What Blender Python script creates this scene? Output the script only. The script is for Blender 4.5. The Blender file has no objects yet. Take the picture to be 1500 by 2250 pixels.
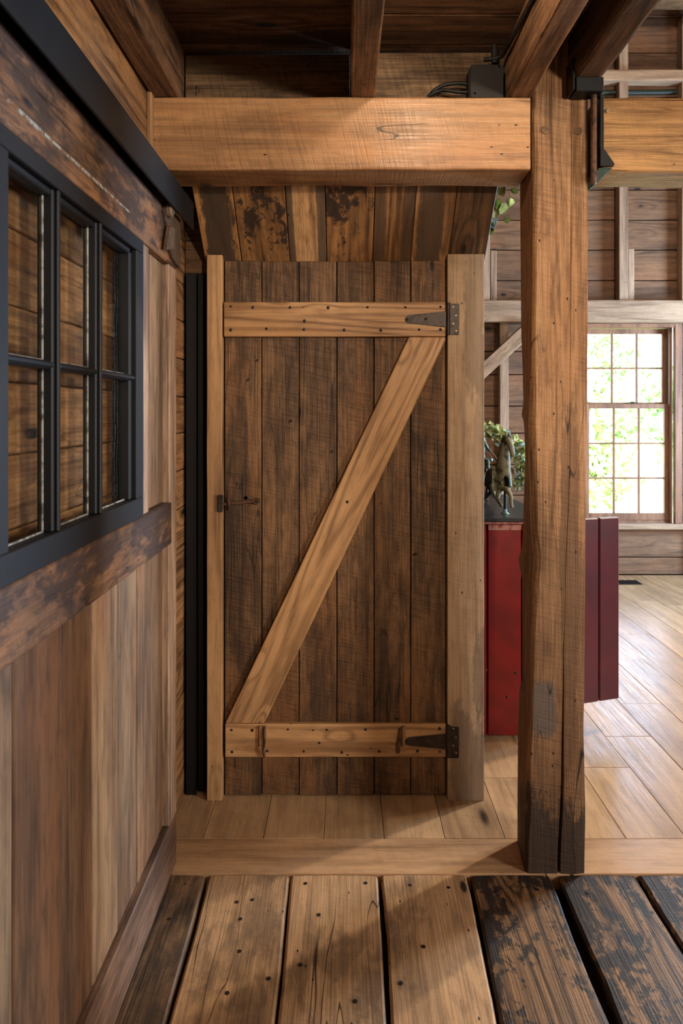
import bpy, bmesh, math, random
from mathutils import Vector, Matrix, noise
random.seed(7)
S = bpy.context.scene
COL = S.collection

# ------------------------------------------------------------------ camera
CH, FPX, U0, V0 = 1.437, 1500.0, 760.0, 904.0
cam_d = bpy.data.cameras.new('camera'); cam = bpy.data.objects.new('camera', cam_d); COL.objects.link(cam)
cam.location = (0, 0, CH); cam.rotation_euler = (math.pi/2, 0, 0)
cam_d.sensor_fit = 'AUTO'; cam_d.sensor_width = 36.0; cam_d.lens = 36.0*FPX/2250.0
cam_d.shift_x = -(U0-750.0)/2250.0; cam_d.shift_y = -(1125.0-V0)/2250.0
cam_d.clip_start = 0.05; cam_d.clip_end = 200
cam_d.dof.use_dof = True; cam_d.dof.focus_distance = 2.45; cam_d.dof.aperture_fstop = 5.6
S.camera = cam

# ------------------------------------------------------------------ world, sun, lights, exposure
S.view_settings.view_transform = 'Standard'; S.view_settings.look = 'None'
S.view_settings.gamma = 1.0; S.view_settings.use_curve_mapping = False
S.view_settings.exposure = 0.55
S.cycles.adaptive_threshold = 0.03; S.cycles.max_bounces = 7; S.cycles.diffuse_bounces = 3; S.cycles.glossy_bounces = 3
W = bpy.data.worlds.new('world'); S.world = W; W.use_nodes = True
wn = W.node_tree.nodes; wl = W.node_tree.links
sky = wn.new('ShaderNodeTexSky'); sky.sky_type = 'NISHITA'; sky.sun_disc = False
sky.sun_elevation = math.radians(48); sky.sun_rotation = math.radians(200); sky.air_density = 1.0; sky.dust_density = 3.0
wl.new(sky.outputs[0], wn['Background'].inputs[0]); wn['Background'].inputs[1].default_value = 2.1

def light(name, kind, loc, target, energy, color, size=0.1, spot=None, blend=0.6, size_y=None):
    d = bpy.data.lights.new(name, kind); o = bpy.data.objects.new(name, d); COL.objects.link(o)
    o.location = loc; d.energy = energy; d.color = color
    if kind == 'AREA':
        d.size = size
        if size_y: d.shape = 'RECTANGLE'; d.size_y = size_y
    elif kind == 'SUN': d.angle = size
    else: d.shadow_soft_size = size
    if kind == 'SPOT': d.spot_size = math.radians(spot); d.spot_blend = blend
    if target is not None:
        o.rotation_euler = (Vector(target)-Vector(loc)).to_track_quat('-Z', 'Y').to_euler()
    return o
WARM = (1.0, 0.83, 0.62); SOFT = (1.0, 0.88, 0.75); DAY = (0.82, 0.91, 1.0)
light('sun', 'SUN', (0, -10, 20), (3, 6, 0), 19.0, (1.0, 0.97, 0.92), 0.01)
light('ceiling_lamp', 'POINT', (0.25, 1.50, 2.545), None, 6.5, WARM, 0.03)
light('track_lamp', 'SPOT', (1.15, -0.9, 2.15), (0.15, 2.4, 1.75), 180.0, WARM, 0.07, 60, 1.0)
light('loft_lamp', 'SPOT', (3.0, 3.95, 3.1), (0.9, 2.6, 0.0), 260.0, WARM, 0.05, 95, 0.8)
light('barn_lamp', 'POINT', (2.6, 3.2, 4.0), None, 90.0, SOFT, 0.08)
light('side_window_daylight', 'AREA', (4.46, -0.75, 1.65), (3.0, -0.75, 1.65), 160.0, (1.0, 0.96, 0.90), 0.95, size_y=1.6)
light('barn_blue_fill', 'AREA', (4.46, 4.6, 1.45), (3.0, 4.6, 1.45), 230.0, (0.52, 0.74, 1.0), 0.95, size_y=1.6)  # unseen area lamp added to turn the far floor bluer

# ------------------------------------------------------------------ helpers
def lin(c):
    r = []
    for v in c:
        v = v/255.0; r.append(v/12.92 if v <= 0.04045 else ((v+0.055)/1.055)**2.4)
    return (r[0], r[1], r[2], 1.0)
def P(u, v, Y): return Vector(((u-U0)*Y/FPX, Y, CH-(v-V0)*Y/FPX))
def XU(u, Y): return (u-U0)*Y/FPX
def ZV(v, Y): return CH-(v-V0)*Y/FPX

class NT:
    def __init__(s, name):
        s.m = bpy.data.materials.new(name); s.m.use_nodes = True
        s.t = s.m.node_tree; s.b = s.t.nodes['Principled BSDF']
    def n(s, typ, **kw):
        x = s.t.nodes.new(typ)
        for k, v in kw.items(): setattr(x, k, v)
        return x
    def set(s, sock, v):
        if isinstance(v, bpy.types.NodeSocket): s.t.links.new(v, sock)
        else: sock.default_value = v
    def math(s, op, a, b=0.0, c=None, clamp=False):
        x = s.n('ShaderNodeMath', operation=op, use_clamp=clamp)
        s.set(x.inputs[0], a); s.set(x.inputs[1], b)
        if c is not None: s.set(x.inputs[2], c)
        return x.outputs[0]
    def vmath(s, op, a, b=(0, 0, 0)):
        x = s.n('ShaderNodeVectorMath', operation=op); s.set(x.inputs[0], a); s.set(x.inputs[1], b)
        return x.outputs['Value'] if op == 'LENGTH' else x.outputs[0]
    def noise(s, vec, scale=1.0, detail=2.0, rough=0.5, dist=0.0):
        x = s.n('ShaderNodeTexNoise'); s.set(x.inputs['Vector'], vec)
        x.inputs['Scale'].default_value = scale; x.inputs['Detail'].default_value = detail
        x.inputs['Roughness'].default_value = rough; x.inputs['Distortion'].default_value = dist
        return x.outputs['Fac']
    def ramp(s, v, a, b, lo=0.0, hi=1.0):
        x = s.n('ShaderNodeMapRange', interpolation_type='SMOOTHSTEP'); s.set(x.inputs['Value'], v)
        x.inputs['From Min'].default_value = a; x.inputs['From Max'].default_value = b
        x.inputs['To Min'].default_value = lo; x.inputs['To Max'].default_value = hi
        return x.outputs[0]
    def mix(s, f, a, b, typ='MIX'):
        x = s.n('ShaderNodeMix', data_type='RGBA', blend_type=typ)
        s.set(x.inputs[0], f); s.set(x.inputs[6], a); s.set(x.inputs[7], b)
        return x.outputs[2]

def tex_mask(t, v): return t.noise(t.vmath('MULTIPLY', t.vmath('ADD', v, (9.9, 0.3, 6.6)), (1.7, 5.0, 5.0)), 1.0, 1.0)
def wood(name, order, light_c, dark_c, var=0.3, rings=7.0, ring_amt=0.55, fib=0.5, saw=0.12, knots=0.6, kscale=(2.0, 6.0),
         stain=None, tint=None, holes=0.0, rough=0.62, bump=0.35, spec=0.3, patches=(), grain=(0.55, 7.0), weather=0.6, crack=0.0):
    """order: axes as long, across, thick, e.g. 'zxy'. stain: (colour, lo, hi, long scale, across scale, amount)."""
    t = NT(name)
    dark_c = [x*0.74 for x in dark_c]; light_c = [x*0.97 for x in light_c]
    tc = t.n('ShaderNodeTexCoord').outputs['Object']
    sep = t.n('ShaderNodeSeparateXYZ'); t.set(sep.inputs[0], tc)
    ax = {'x': sep.outputs[0], 'y': sep.outputs[1], 'z': sep.outputs[2]}
    com = t.n('ShaderNodeCombineXYZ')
    for i in range(3): t.set(com.inputs[i], ax[order[i]])
    raw = com.outputs[0]
    rnd = t.n('ShaderNodeObjectInfo').outputs['Random']
    off = t.n('ShaderNodeCombineXYZ')
    t.set(off.inputs[0], t.math('MULTIPLY', rnd, 37.1)); t.set(off.inputs[1], t.math('MULTIPLY', rnd, 91.7)); t.set(off.inputs[2], t.math('MULTIPLY', rnd, 53.3))
    v = t.vmath('ADD', raw, off.outputs[0])
    # knots
    kv = t.n('ShaderNodeTexVoronoi'); t.set(kv.inputs['Vector'], t.vmath('MULTIPLY', v, (kscale[0], kscale[1], kscale[1]*0.35))); kv.inputs['Scale'].default_value = 1.0
    kd = kv.outputs['Distance']
    kr = t.n('ShaderNodeSeparateColor'); t.set(kr.inputs[0], kv.outputs['Color'])
    has = t.math('LESS_THAN', kr.outputs[0], knots)
    # growth rings
    n1 = t.noise(t.vmath('MULTIPLY', v, (grain[0], grain[1], grain[1])), 1.0, 1.6, 0.45, 0.25)
    wob = t.noise(t.vmath('MULTIPLY', v, (6.0, 30.0, 30.0)), 1.0, 1.0)
    n1 = t.math('ADD', n1, t.math('MULTIPLY', wob, 0.03))
    n1 = t.math('ADD', n1, t.math('MULTIPLY', t.ramp(kd, 0.0, 0.42, 0.22, 0.0), has))
    ring = t.math('MULTIPLY_ADD', t.math('SINE', t.math('MULTIPLY', n1, rings*6.283)), 0.5, 0.5)
    ring = t.math('POWER', ring, 2.0)
    fibre = t.noise(t.vmath('MULTIPLY', v, (4.0, 170.0, 170.0)), 1.0, 3.0, 0.6)
    fibre = t.ramp(fibre, 0.28, 0.72)
    f = t.math('ADD', t.math('MULTIPLY', ring, ring_amt), t.math('MULTIPLY', fibre, fib), clamp=True)
    big = t.noise(t.vmath('MULTIPLY', v, (1.1, 4.0, 4.0)), 1.0, 3.0, 0.55)
    f = t.math('ADD', f, t.ramp(big, 0.3, 0.75, -0.22, 0.28), clamp=True)
    c = t.mix(f, lin(light_c), lin(dark_c))
    if tint:
        tn = t.noise(t.vmath('MULTIPLY', t.vmath('ADD', v, (3.3, 1.7, 9.1)), (1.3, 3.5, 3.5)), 1.0, 3.0, 0.6)
        c = t.mix(t.math('MULTIPLY', t.ramp(tn, 0.45, 0.68), tint[1]), c, lin(tint[0]))
    we = t.noise(t.vmath('MULTIPLY', t.vmath('ADD', v, (1.1, 5.5, 2.2)), (10.0, 42.0, 42.0)), 1.0, 4.0, 0.72, 0.4)
    c = t.mix(t.ramp(we, 0.42, 0.72, 0.0, weather), c, lin([x*0.5 for x in dark_c]))
    # saw marks across the grain
    skew = t.n('ShaderNodeSeparateXYZ'); t.set(skew.inputs[0], v)
    sx_ = t.math('ADD', t.math('ADD', skew.outputs[0], t.math('MULTIPLY', skew.outputs[1], 0.22)), t.math('MULTIPLY', t.math('SINE', t.math('MULTIPLY', skew.outputs[0], 9.0)), 0.012))
    sc_ = t.n('ShaderNodeCombineXYZ'); t.set(sc_.inputs[0], t.math('MULTIPLY', sx_, 135.0)); t.set(sc_.inputs[1], t.math('MULTIPLY', skew.outputs[1], 7.0)); t.set(sc_.inputs[2], t.math('MULTIPLY', skew.outputs[2], 7.0))
    sawn = t.ramp(t.noise(sc_.outputs[0], 1.0, 2.0, 0.6), 0.44, 0.66)
    sawm = t.math('MULTIPLY', sawn, t.ramp(big, 0.36, 0.58))
    c = t.mix(t.math('MULTIPLY', sawm, saw), c, t.mix(0.6, lin(dark_c), (0, 0, 0, 1)))
    # knots
    kn = t.math('MULTIPLY', t.math('ADD', t.ramp(kd, 0.045, 0.085, 0.85, 0.0), t.ramp(kd, 0.06, 0.2, 0.3, 0.0)), has, clamp=True)
    c = t.mix(kn, c, lin([x*0.42 for x in dark_c]))
    if stain:
        sc, lo, hi, sl, sa, amt = stain
        sn = t.noise(t.vmath('MULTIPLY', t.vmath('ADD', v, (7.7, 2.3, 4.1)), (sl, sa, sa)), 1.0, 3.0, 0.6, 0.3)
        sn2 = t.noise(t.vmath('MULTIPLY', v, (sl*6.5, sa*5.0, sa*5.0)), 1.0, 4.0, 0.7, 0.5)
        sn = t.math('ADD', t.math('MULTIPLY', sn, 0.62), t.math('MULTIPLY', sn2, 0.38))
        sm = t.math('MULTIPLY', t.ramp(sn, lo, hi), amt)
        c = t.mix(sm, c, lin(sc))
    if patches:
        pn = t.noise(t.vmath('MULTIPLY', v, (26.0, 70.0, 70.0)), 1.0, 4.0, 0.75)
        pn2 = t.noise(t.vmath('MULTIPLY', v, (4.0, 9.0, 9.0)), 1.0, 2.0, 0.6)
        pn = t.math('ADD', t.math('MULTIPLY', pn, 0.6), t.math('MULTIPLY', pn2, 0.6))
        for (cx, cy, rx, ry, pc, amt, rag) in patches:
            q = t.vmath('MULTIPLY', t.vmath('SUBTRACT', raw, (cx, cy, 0)), (1.0/rx, 1.0/ry, 0.0))
            q = t.vmath('MULTIPLY', q, q); d = t.vmath('LENGTH', q)
            d = t.math('ADD', d, t.math('MULTIPLY', t.math('SUBTRACT', pn, 0.6), rag*1.25))
            c = t.mix(t.ramp(d, 0.65, 1.2, amt, 0.0), c, lin(pc))
    if crack > 0:
        cr = t.noise(t.vmath('MULTIPLY', t.vmath('ADD', v, (2.7, 6.1, 3.9)), (1.1, 11.0, 11.0)), 1.0, 2.0, 0.4)
        cm = t.ramp(t.math('ABSOLUTE', t.math('SUBTRACT', cr, 0.5)), 0.0018, 0.006, crack, 0.0)
        cm = t.math('MULTIPLY', cm, t.ramp(tex_mask(t, v), 0.5, 0.6))
        c = t.mix(cm, c, lin([x*0.22 for x in dark_c]))
    if holes > 0:
        hv = t.n('ShaderNodeTexVoronoi'); t.set(hv.inputs['Vector'], t.vmath('MULTIPLY', v, (22.0, 44.0, 44.0))); hv.inputs['Scale'].default_value = 1.0
        hr = t.n('ShaderNodeSeparateColor'); t.set(hr.inputs[0], hv.outputs['Color'])
        hm = t.math('MULTIPLY', t.ramp(hv.outputs['Distance'], 0.07, 0.15, 1.0, 0.0), t.math('LESS_THAN', hr.outputs[1], holes))
        c = t.mix(hm, c, (0.006, 0.004, 0.003, 1))
    # board to board variation
    val = t.math('MULTIPLY_ADD', t.math('FRACT', t.math('MULTIPLY', rnd, 7.31)), var, 1.0-var*0.5)
    hs = t.n('ShaderNodeHueSaturation'); t.set(hs.inputs['Color'], c); t.set(hs.inputs['Value'], val); hs.inputs['Saturation'].default_value = 0.94; hs.inputs['Hue'].default_value = 0.506
    t.set(t.b.inputs['Base Color'], hs.outputs[0])
    t.b.inputs['Specular IOR Level'].default_value = spec
    t.set(t.b.inputs['Roughness'], t.ramp(fibre, 0.0, 1.0, rough-0.08, rough+0.1))
    h = t.math('ADD', t.math('MULTIPLY', fibre, -0.42), t.math('MULTIPLY', sawn, -0.4*min(1.0, saw*3.5)))
    bp = t.n('ShaderNodeBump'); bp.inputs['Strength'].default_value = bump; bp.inputs['Distance'].default_value = 0.003
    t.set(bp.inputs['Height'], h); t.set(t.b.inputs['Normal'], bp.outputs[0])
    return t.m

def plain(name, c, rough=0.5, metal=0.0, mottle=0.25, mscale=25.0, bump=0.1, spec=0.4, second=None, lo=0.45, hi=0.65, detail=5.0, chips=None):
    t = NT(name); tc = t.n('ShaderNodeTexCoord').outputs['Object']
    rnd = t.n('ShaderNodeObjectInfo').outputs['Random']
    off = t.n('ShaderNodeCombineXYZ'); t.set(off.inputs[0], t.math('MULTIPLY', rnd, 37.1)); t.set(off.inputs[1], t.math('MULTIPLY', rnd, 19.0))
    v = t.vmath('ADD', tc, off.outputs[0])
    n = t.noise(v, mscale, detail, 0.6)
    c2 = lin(second) if second else tuple([x*(1-mottle) for x in lin(c)[:3]])+(1,)
    col = t.mix(t.ramp(n, lo, hi), lin(c), c2)
    if chips:
        cn = t.noise(t.vmath('MULTIPLY', t.vmath('ADD', v, (4.4, 8.1, 1.7)), chips[2]), 1.0, 8.0, 0.75, 0.6)
        col = t.mix(t.ramp(cn, chips[1], chips[1]+0.035), col, lin(chips[0]))
    t.set(t.b.inputs['Base Color'], col)
    t.b.inputs['Roughness'].default_value = rough; t.b.inputs['Metallic'].default_value = metal
    t.b.inputs['Specular IOR Level'].default_value = spec
    bp = t.n('ShaderNodeBump'); bp.inputs['Strength'].default_value = bump; bp.inputs['Distance'].default_value = 0.002
    t.set(bp.inputs['Height'], n); t.set(t.b.inputs['Normal'], bp.outputs[0])
    return t.m

def glass(name, tint=(0.97, 0.98, 0.97, 1), refl=1.0):
    t = NT(name); t.t.nodes.remove(t.b)
    tr = t.n('ShaderNodeBsdfTransparent'); tr.inputs[0].default_value = tint
    gl = t.n('ShaderNodeBsdfGlossy'); gl.inputs['Roughness'].default_value = 0.02
    fr = t.n('ShaderNodeLayerWeight'); fr.inputs[0].default_value = 0.5
    n = t.noise(t.n('ShaderNodeTexCoord').outputs['Object'], 7.0, 1.0)
    bp = t.n('ShaderNodeBump'); bp.inputs['Strength'].default_value = 0.25; bp.inputs['Distance'].default_value = 0.01
    t.set(bp.inputs['Height'], n); t.set(gl.inputs['Normal'], bp.outputs[0])
    mx = t.n('ShaderNodeMixShader'); t.set(mx.inputs[0], t.math('MULTIPLY_ADD', t.math('POWER', fr.outputs['Facing'], 5.0), 0.9*refl, 0.04*refl)); t.set(mx.inputs[1], tr.outputs[0]); t.set(mx.inputs[2], gl.outputs[0])
    t.set(t.t.nodes['Material Output'].inputs[0], mx.outputs[0])
    return t.m

def mark(o, label=None, cat=None, group=None, kind=None):
    for k, v in (('label', label), ('category', cat), ('group', group), ('kind', kind)):
        if v: o[k] = v
    return o
def struct(o, label=None): return mark(o, label, None, None, 'structure')
def wloc(p):
    l = Vector((0, 0, 0))
    while p is not None: l = l+p.location; p = p.parent
    return l
def link(name, me, mat, parent=None, loc=(0, 0, 0), rot=None):
    o = bpy.data.objects.new(name, me); COL.objects.link(o)
    if mat is not None and not me.materials: me.materials.append(mat)
    if parent is not None: o.parent = parent; o.location = Vector(loc)-wloc(parent)
    else: o.location = loc
    if rot is not None: o.rotation_euler = rot
    return o
def empty(name, loc=(0, 0, 0)):
    o = bpy.data.objects.new(name, None); COL.objects.link(o); o.location = loc; o.empty_display_size = 0.05
    return o
def finish(bm, name, angle=35):
    bmesh.ops.recalc_face_normals(bm, faces=bm.faces[:])
    for f in bm.faces: f.smooth = True
    for e in bm.edges:
        e.smooth = len(e.link_faces) == 2 and e.calc_face_angle(0) < math.radians(angle)
    me = bpy.data.meshes.new(name); bm.to_mesh(me); bm.free(); return me
CACHE = {}
def boxmesh(sx, sy, sz, bev, mat):
    k = (round(sx, 4), round(sy, 4), round(sz, 4), bev, mat.name if mat else '')
    if k in CACHE: return CACHE[k]
    bm = bmesh.new(); bmesh.ops.create_cube(bm, size=1.0); bmesh.ops.scale(bm, vec=(sx, sy, sz), verts=bm.verts[:])
    if bev: bmesh.ops.bevel(bm, geom=bm.edges[:], offset=min(bev, 0.3*min(sx, sy, sz)), segments=1, affect='EDGES')
    me = finish(bm, 'board_mesh', 20); CACHE[k] = me
    if mat: me.materials.append(mat)
    return me
def board(name, x0, x1, y0, y1, z0, z1, mat, parent=None, bev=0.002):
    x0, x1 = min(x0, x1), max(x0, x1); y0, y1 = min(y0, y1), max(y0, y1); z0, z1 = min(z0, z1), max(z0, z1)
    return link(name, boxmesh(x1-x0, y1-y0, z1-z0, bev, mat), mat, parent, ((x0+x1)/2, (y0+y1)/2, (z0+z1)/2))
def prism(name, poly, d0, d1, plane, mat, parent=None, bev=0.002, ang=0.0, ax='y'):
    """polygon in plane 'xy','xz','yz' extruded along the third axis from d0 to d1; ang turns the local frame so that grain follows it"""
    cx = sum(p[0] for p in poly)/len(poly); cy = sum(p[1] for p in poly)/len(poly); cd = (d0+d1)/2
    def mk(a, b, d):
        return {'xy': (a, b, d), 'xz': (a, d, b), 'yz': (d, a, b)}[plane]
    ca, sa = math.cos(-ang), math.sin(-ang)
    loc = [((p[0]-cx)*ca-(p[1]-cy)*sa, (p[0]-cx)*sa+(p[1]-cy)*ca) for p in poly]
    bm = bmesh.new()
    v0 = [bm.verts.new(mk(a, b, d0-cd)) for a, b in loc]; v1 = [bm.verts.new(mk(a, b, d1-cd)) for a, b in loc]
    bm.faces.new(v0); bm.faces.new(v1[::-1]); n = len(loc)
    for i in range(n): bm.faces.new((v0[i], v0[(i+1) % n], v1[(i+1) % n], v1[i]))
    bmesh.ops.recalc_face_normals(bm, faces=bm.faces[:])
    if bev: bmesh.ops.bevel(bm, geom=[e for e in bm.edges if e.calc_face_angle(0) > 0.3], offset=bev, segments=1, affect='EDGES')
    me = finish(bm, name, 20)
    rot = {'xy': (0, 0, ang), 'xz': (0, -ang, 0), 'yz': (ang, 0, 0)}[plane]
    return link(name, me, mat, parent, mk(cx, cy, cd), rot)
def rrect(a0, a1, b0, b1, r, k=3):
    pts = []
    cs = [((a0+r, b0+r), 180), ((a1-r, b0+r), 270), ((a1-r, b1-r), 0), ((a0+r, b1-r), 90)]
    for i, ((ca, cb), s) in enumerate(cs):
        for j in range(3):
            w = math.radians(s+45*j); pts.append((ca+r*math.cos(w), cb+r*math.sin(w)))
        nxt = cs[(i+1) % 4]; w = math.radians(nxt[1]); na, nb = nxt[0][0]+r*math.cos(w), nxt[0][1]+r*math.sin(w)
        la, lb = pts[-1]
        for j in range(1, k+1): pts.append((la+(na-la)*j/(k+1), lb+(nb-lb)*j/(k+1)))
    return pts
def loft(name, rings, mat, parent=None, origin=(0, 0, 0), angle=40, close=True):
    bm = bmesh.new(); O = Vector(origin); R = [[bm.verts.new(Vector(p)-O) for p in r] for r in rings]; n = len(R[0])
    for a, b in zip(R[:-1], R[1:]):
        for i in range(n): bm.faces.new((a[i], a[(i+1) % n], b[(i+1) % n], b[i]))
    if close: bm.faces.new(R[0]); bm.faces.new(R[-1][::-1])
    return link(name, finish(bm, name, angle), mat, parent, origin)
def timber(name, x0, x1, y0, y1, z0, z1, axis, mat, parent=None, r=0.008, amp=0.004, seg=0.06, seed=0, freq=5.0):
    rings = []
    L0, L1 = {'x': (x0, x1), 'y': (y0, y1), 'z': (z0, z1)}[axis]
    n = max(2, int((L1-L0)/seg))
    A = {'x': (y0, y1, z0, z1), 'y': (x0, x1, z0, z1), 'z': (x0, x1, y0, y1)}[axis]
    sec = rrect(*A, r)
    for i in range(n+1):
        l = L0+(L1-L0)*i/n; ring = []
        for a, b in sec:
            p = {'x': (l, a, b), 'y': (a, l, b), 'z': (a, b, l)}[axis]
            d = noise.noise_vector(Vector(p)*freq+Vector((seed*3.7, seed*1.3, 0)))*amp
            if axis == 'x': d.x = 0
            elif axis == 'y': d.y = 0
            else: d.z = 0
            ring.append(Vector(p)+d)
        rings.append(ring)
    return loft(name, rings, mat, parent, ((x0+x1)/2, (y0+y1)/2, (z0+z1)/2), 14)
def tube(name, pts, rad, mat, parent=None, sides=8, origin=None, radii=None):
    pts = [Vector(p) for p in pts]; rings = []
    up = Vector((0.13, 0.37, 0.92)).normalized()
    for i, p in enumerate(pts):
        d = (pts[min(i+1, len(pts)-1)]-pts[max(i-1, 0)]).normalized()
        a = d.cross(up)
        if a.length < 0.05: a = d.cross(Vector((1, 0, 0)))
        a.normalize(); b = d.cross(a); r = radii[i] if radii else rad
        rings.append([p+a*math.cos(k*6.28318/sides)*r+b*math.sin(k*6.28318/sides)*r for k in range(sides)])
    return loft(name, rings, mat, parent, origin if origin is not None else sum(pts, Vector())/len(pts), 60)
def spline(pts, n=8):
    pts = [Vector(p) for p in pts]; out = []
    for i in range(len(pts)-1):
        p0, p1, p2, p3 = pts[max(i-1, 0)], pts[i], pts[i+1], pts[min(i+2, len(pts)-1)]
        for k in range(n):
            t = k/n
            out.append(0.5*((2*p1)+(p2-p0)*t+(2*p0-5*p1+4*p2-p3)*t*t+(3*p1-p0-3*p2+p3)*t*t*t))
    out.append(pts[-1]); return out
def cylmesh(r, h, sides, mat, r2=None, name='disc_mesh', dome=False):
    """cylinder along -y (faces the viewer), base at y=0"""
    bm = bmesh.new(); r2 = r if r2 is None else r2
    A = [bm.verts.new((r*math.cos(i*6.28318/sides), 0, r*math.sin(i*6.28318/sides))) for i in range(sides)]
    B = [bm.verts.new((r2*math.cos(i*6.28318/sides), -h, r2*math.sin(i*6.28318/sides))) for i in range(sides)]
    for i in range(sides): bm.faces.new((A[i], A[(i+1) % sides], B[(i+1) % sides], B[i]))
    bm.faces.new(A)
    if dome:
        c = bm.verts.new((0, -h*1.5, 0))
        for i in range(sides): bm.faces.new((B[i], B[(i+1) % sides], c))
    else: bm.faces.new(B)
    me = finish(bm, name, 50); me.materials.append(mat); return me

# ------------------------------------------------------------------ materials
BLK = (26, 23, 23)
M = {}
M['beam'] = wood('beam_wood', 'xzy', (186, 130, 82), (138, 86, 46), crack=0.85, weather=0.28, var=0.0, rings=6, ring_amt=0.35, fib=0.4, saw=0.22, knots=0.35, kscale=(1.6, 5.0), tint=((178, 108, 52), 0.5), rough=0.4, bump=0.35, stain=((120, 86, 52), 0.52, 0.7, 2.2, 6.0, 0.45), holes=0.06, spec=0.6)
M['beam_gold'] = wood('golden_beam_wood', 'xzy', (196, 138, 78), (142, 88, 42), crack=0.9, weather=0.25, var=0.0, rings=9, ring_amt=0.4, fib=0.5, saw=0.1, knots=0.5, tint=((190, 120, 50), 0.6), rough=0.52, bump=0.5, holes=0.06)
M['post'] = wood('post_wood', 'zxy', (176, 124, 80), (114, 72, 42), crack=0.9, weather=0.4, var=0.0, rings=8, ring_amt=0.35, fib=0.55, saw=0.25, knots=0.35, kscale=(2.4, 7.0), tint=((150, 92, 50), 0.4), holes=0.3, rough=0.66, bump=0.6,
    patches=((-0.5, 0.01, 0.5, 0.13, (104, 70, 46), 0.42, 3.4), (-0.1, 0.04, 0.55, 0.03, (92, 62, 42), 0.6, 2.4), (-1.10, 0.02, 0.33, 0.16, (44, 35, 30), 0.82, 3.0), (-0.483, -0.037, 0.085, 0.036, (84, 78, 76), 0.72, 2.2)))
M['joist'] = wood('joist_wood', 'yxz', (142, 96, 62), (88, 54, 32), crack=0.8, var=0.2, rings=8, saw=0.3, rough=0.7, bump=0.5, holes=0.05)
M['heavy'] = wood('heavy_beam_wood', 'yxz', (104, 70, 46), (62, 40, 26), var=0.0, rings=7, saw=0.2, rough=0.7, bump=0.5, holes=0.05)
M['ceil'] = wood('ceiling_wood', 'xyz', (120, 84, 58), (76, 50, 34), var=0.35, rings=6, saw=0.3, rough=0.75, bump=0.3, stain=((52, 36, 26), 0.5, 0.7, 2.0, 5.0, 0.6))
M['block'] = wood('blocking_wood', 'xzy', (142, 106, 72), (96, 66, 42), crack=0.8, var=0.1, rings=6, ring_amt=0.35, saw=0.35, rough=0.7, stain=((66, 48, 36), 0.55, 0.7, 4, 9, 0.6), bump=0.4)
M['wall_left'] = wood('left_wall_wood', 'yzx', (172, 118, 70), (112, 68, 36), crack=0.5, var=0.3, rings=8, ring_amt=0.5, saw=0.2, rough=0.6, bump=0.4, holes=0.02, tint=((150, 88, 40), 0.5))
M['far'] = wood('far_wall_wood', 'xzy', (140, 100, 72), (100, 68, 48), weather=0.3, var=0.4, rings=5, ring_amt=0.4, saw=0.1, knots=0.8, kscale=(2.2, 5.0), rough=0.7, bump=0.3, tint=((146, 92, 56), 0.5), stain=((96, 72, 60), 0.5, 0.7, 1.5, 5, 0.5))
M['stud'] = wood('stud_wood', 'zxy', (196, 160, 132), (158, 118, 92), weather=0.2, var=0.2, rings=5, ring_amt=0.3, saw=0.1, rough=0.7, holes=0.1, bump=0.3)
M['girt'] = wood('girt_wood', 'xzy', (196, 158, 126), (158, 116, 86), weather=0.2, var=0.1, rings=5, ring_amt=0.3, saw=0.1, rough=0.65, holes=0.05, bump=0.3)
M['brace_far'] = wood('far_brace_wood', 'xzy', (200, 160, 126), (160, 118, 88), var=0.1, rings=5, ring_amt=0.3, saw=0.1, rough=0.65, bump=0.3)
M['sash'] = wood('sash_wood', 'zxy', (166, 112, 82), (134, 84, 60), var=0.1, rings=4, ring_amt=0.3, saw=0.0, knots=0.0, rough=0.45, bump=0.15, weather=0.25)
M['oak'] = wood('oak_floor_wood', 'yxz', (198, 152, 108), (168, 122, 84), var=0.2, rings=5, ring_amt=0.3, fib=0.3, saw=0.14, knots=0.28, kscale=(0.9, 3.0), rough=0.31, bump=0.12, spec=0.45, weather=0.25)
M['oak_x'] = wood('oak_border_wood', 'xyz', (200, 150, 106), (166, 116, 78), var=0.05, rings=4, ring_amt=0.3, fib=0.4, saw=0.1, knots=0.3, kscale=(1.6, 7.0), rough=0.34, bump=0.12, spec=0.45, weather=0.25)
M['old'] = wood('old_plank_wood', 'yxz', (198, 150, 106), (140, 98, 64), crack=0.85, weather=0.28, var=0.12, rings=6, ring_amt=0.3, fib=0.4, saw=0.1, knots=0.5, kscale=(2.2, 6.0), stain=((78, 60, 48), 0.5, 0.62, 2.2, 6.0, 0.55), holes=0.16, rough=0.5, bump=0.4, spec=0.35)
M['flaked'] = wood('flaked_plank_wood', 'yxz', (160, 112, 70), (92, 60, 38), crack=0.8, weather=0.3, var=0.16, rings=10, ring_amt=0.7, fib=0.5, saw=0.1, knots=0.6, stain=((32, 28, 28), 0.475, 0.535, 4.5, 8.0, 0.93), holes=0.04, rough=0.5, bump=0.55, spec=0.35)
M['grimy'] = wood('grimy_plank_wood', 'yxz', (150, 108, 74), (84, 60, 42), crack=0.8, var=0.1, rings=7, ring_amt=0.5, stain=((54, 46, 40), 0.43, 0.62, 3, 6, 0.8), holes=0.05, rough=0.55, bump=0.5)
M['door'] = wood('door_board_wood', 'zxy', (138, 94, 58), (76, 47, 27), crack=0.6, weather=0.5, var=0.26, rings=6, ring_amt=0.35, fib=0.62, saw=0.35, knots=0.45, kscale=(2.6, 7.0), tint=((128, 74, 30), 0.6), stain=((50, 33, 23), 0.47, 0.62, 1.5, 7.0, 0.65), rough=0.6, bump=0.6, holes=0.02)
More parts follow.
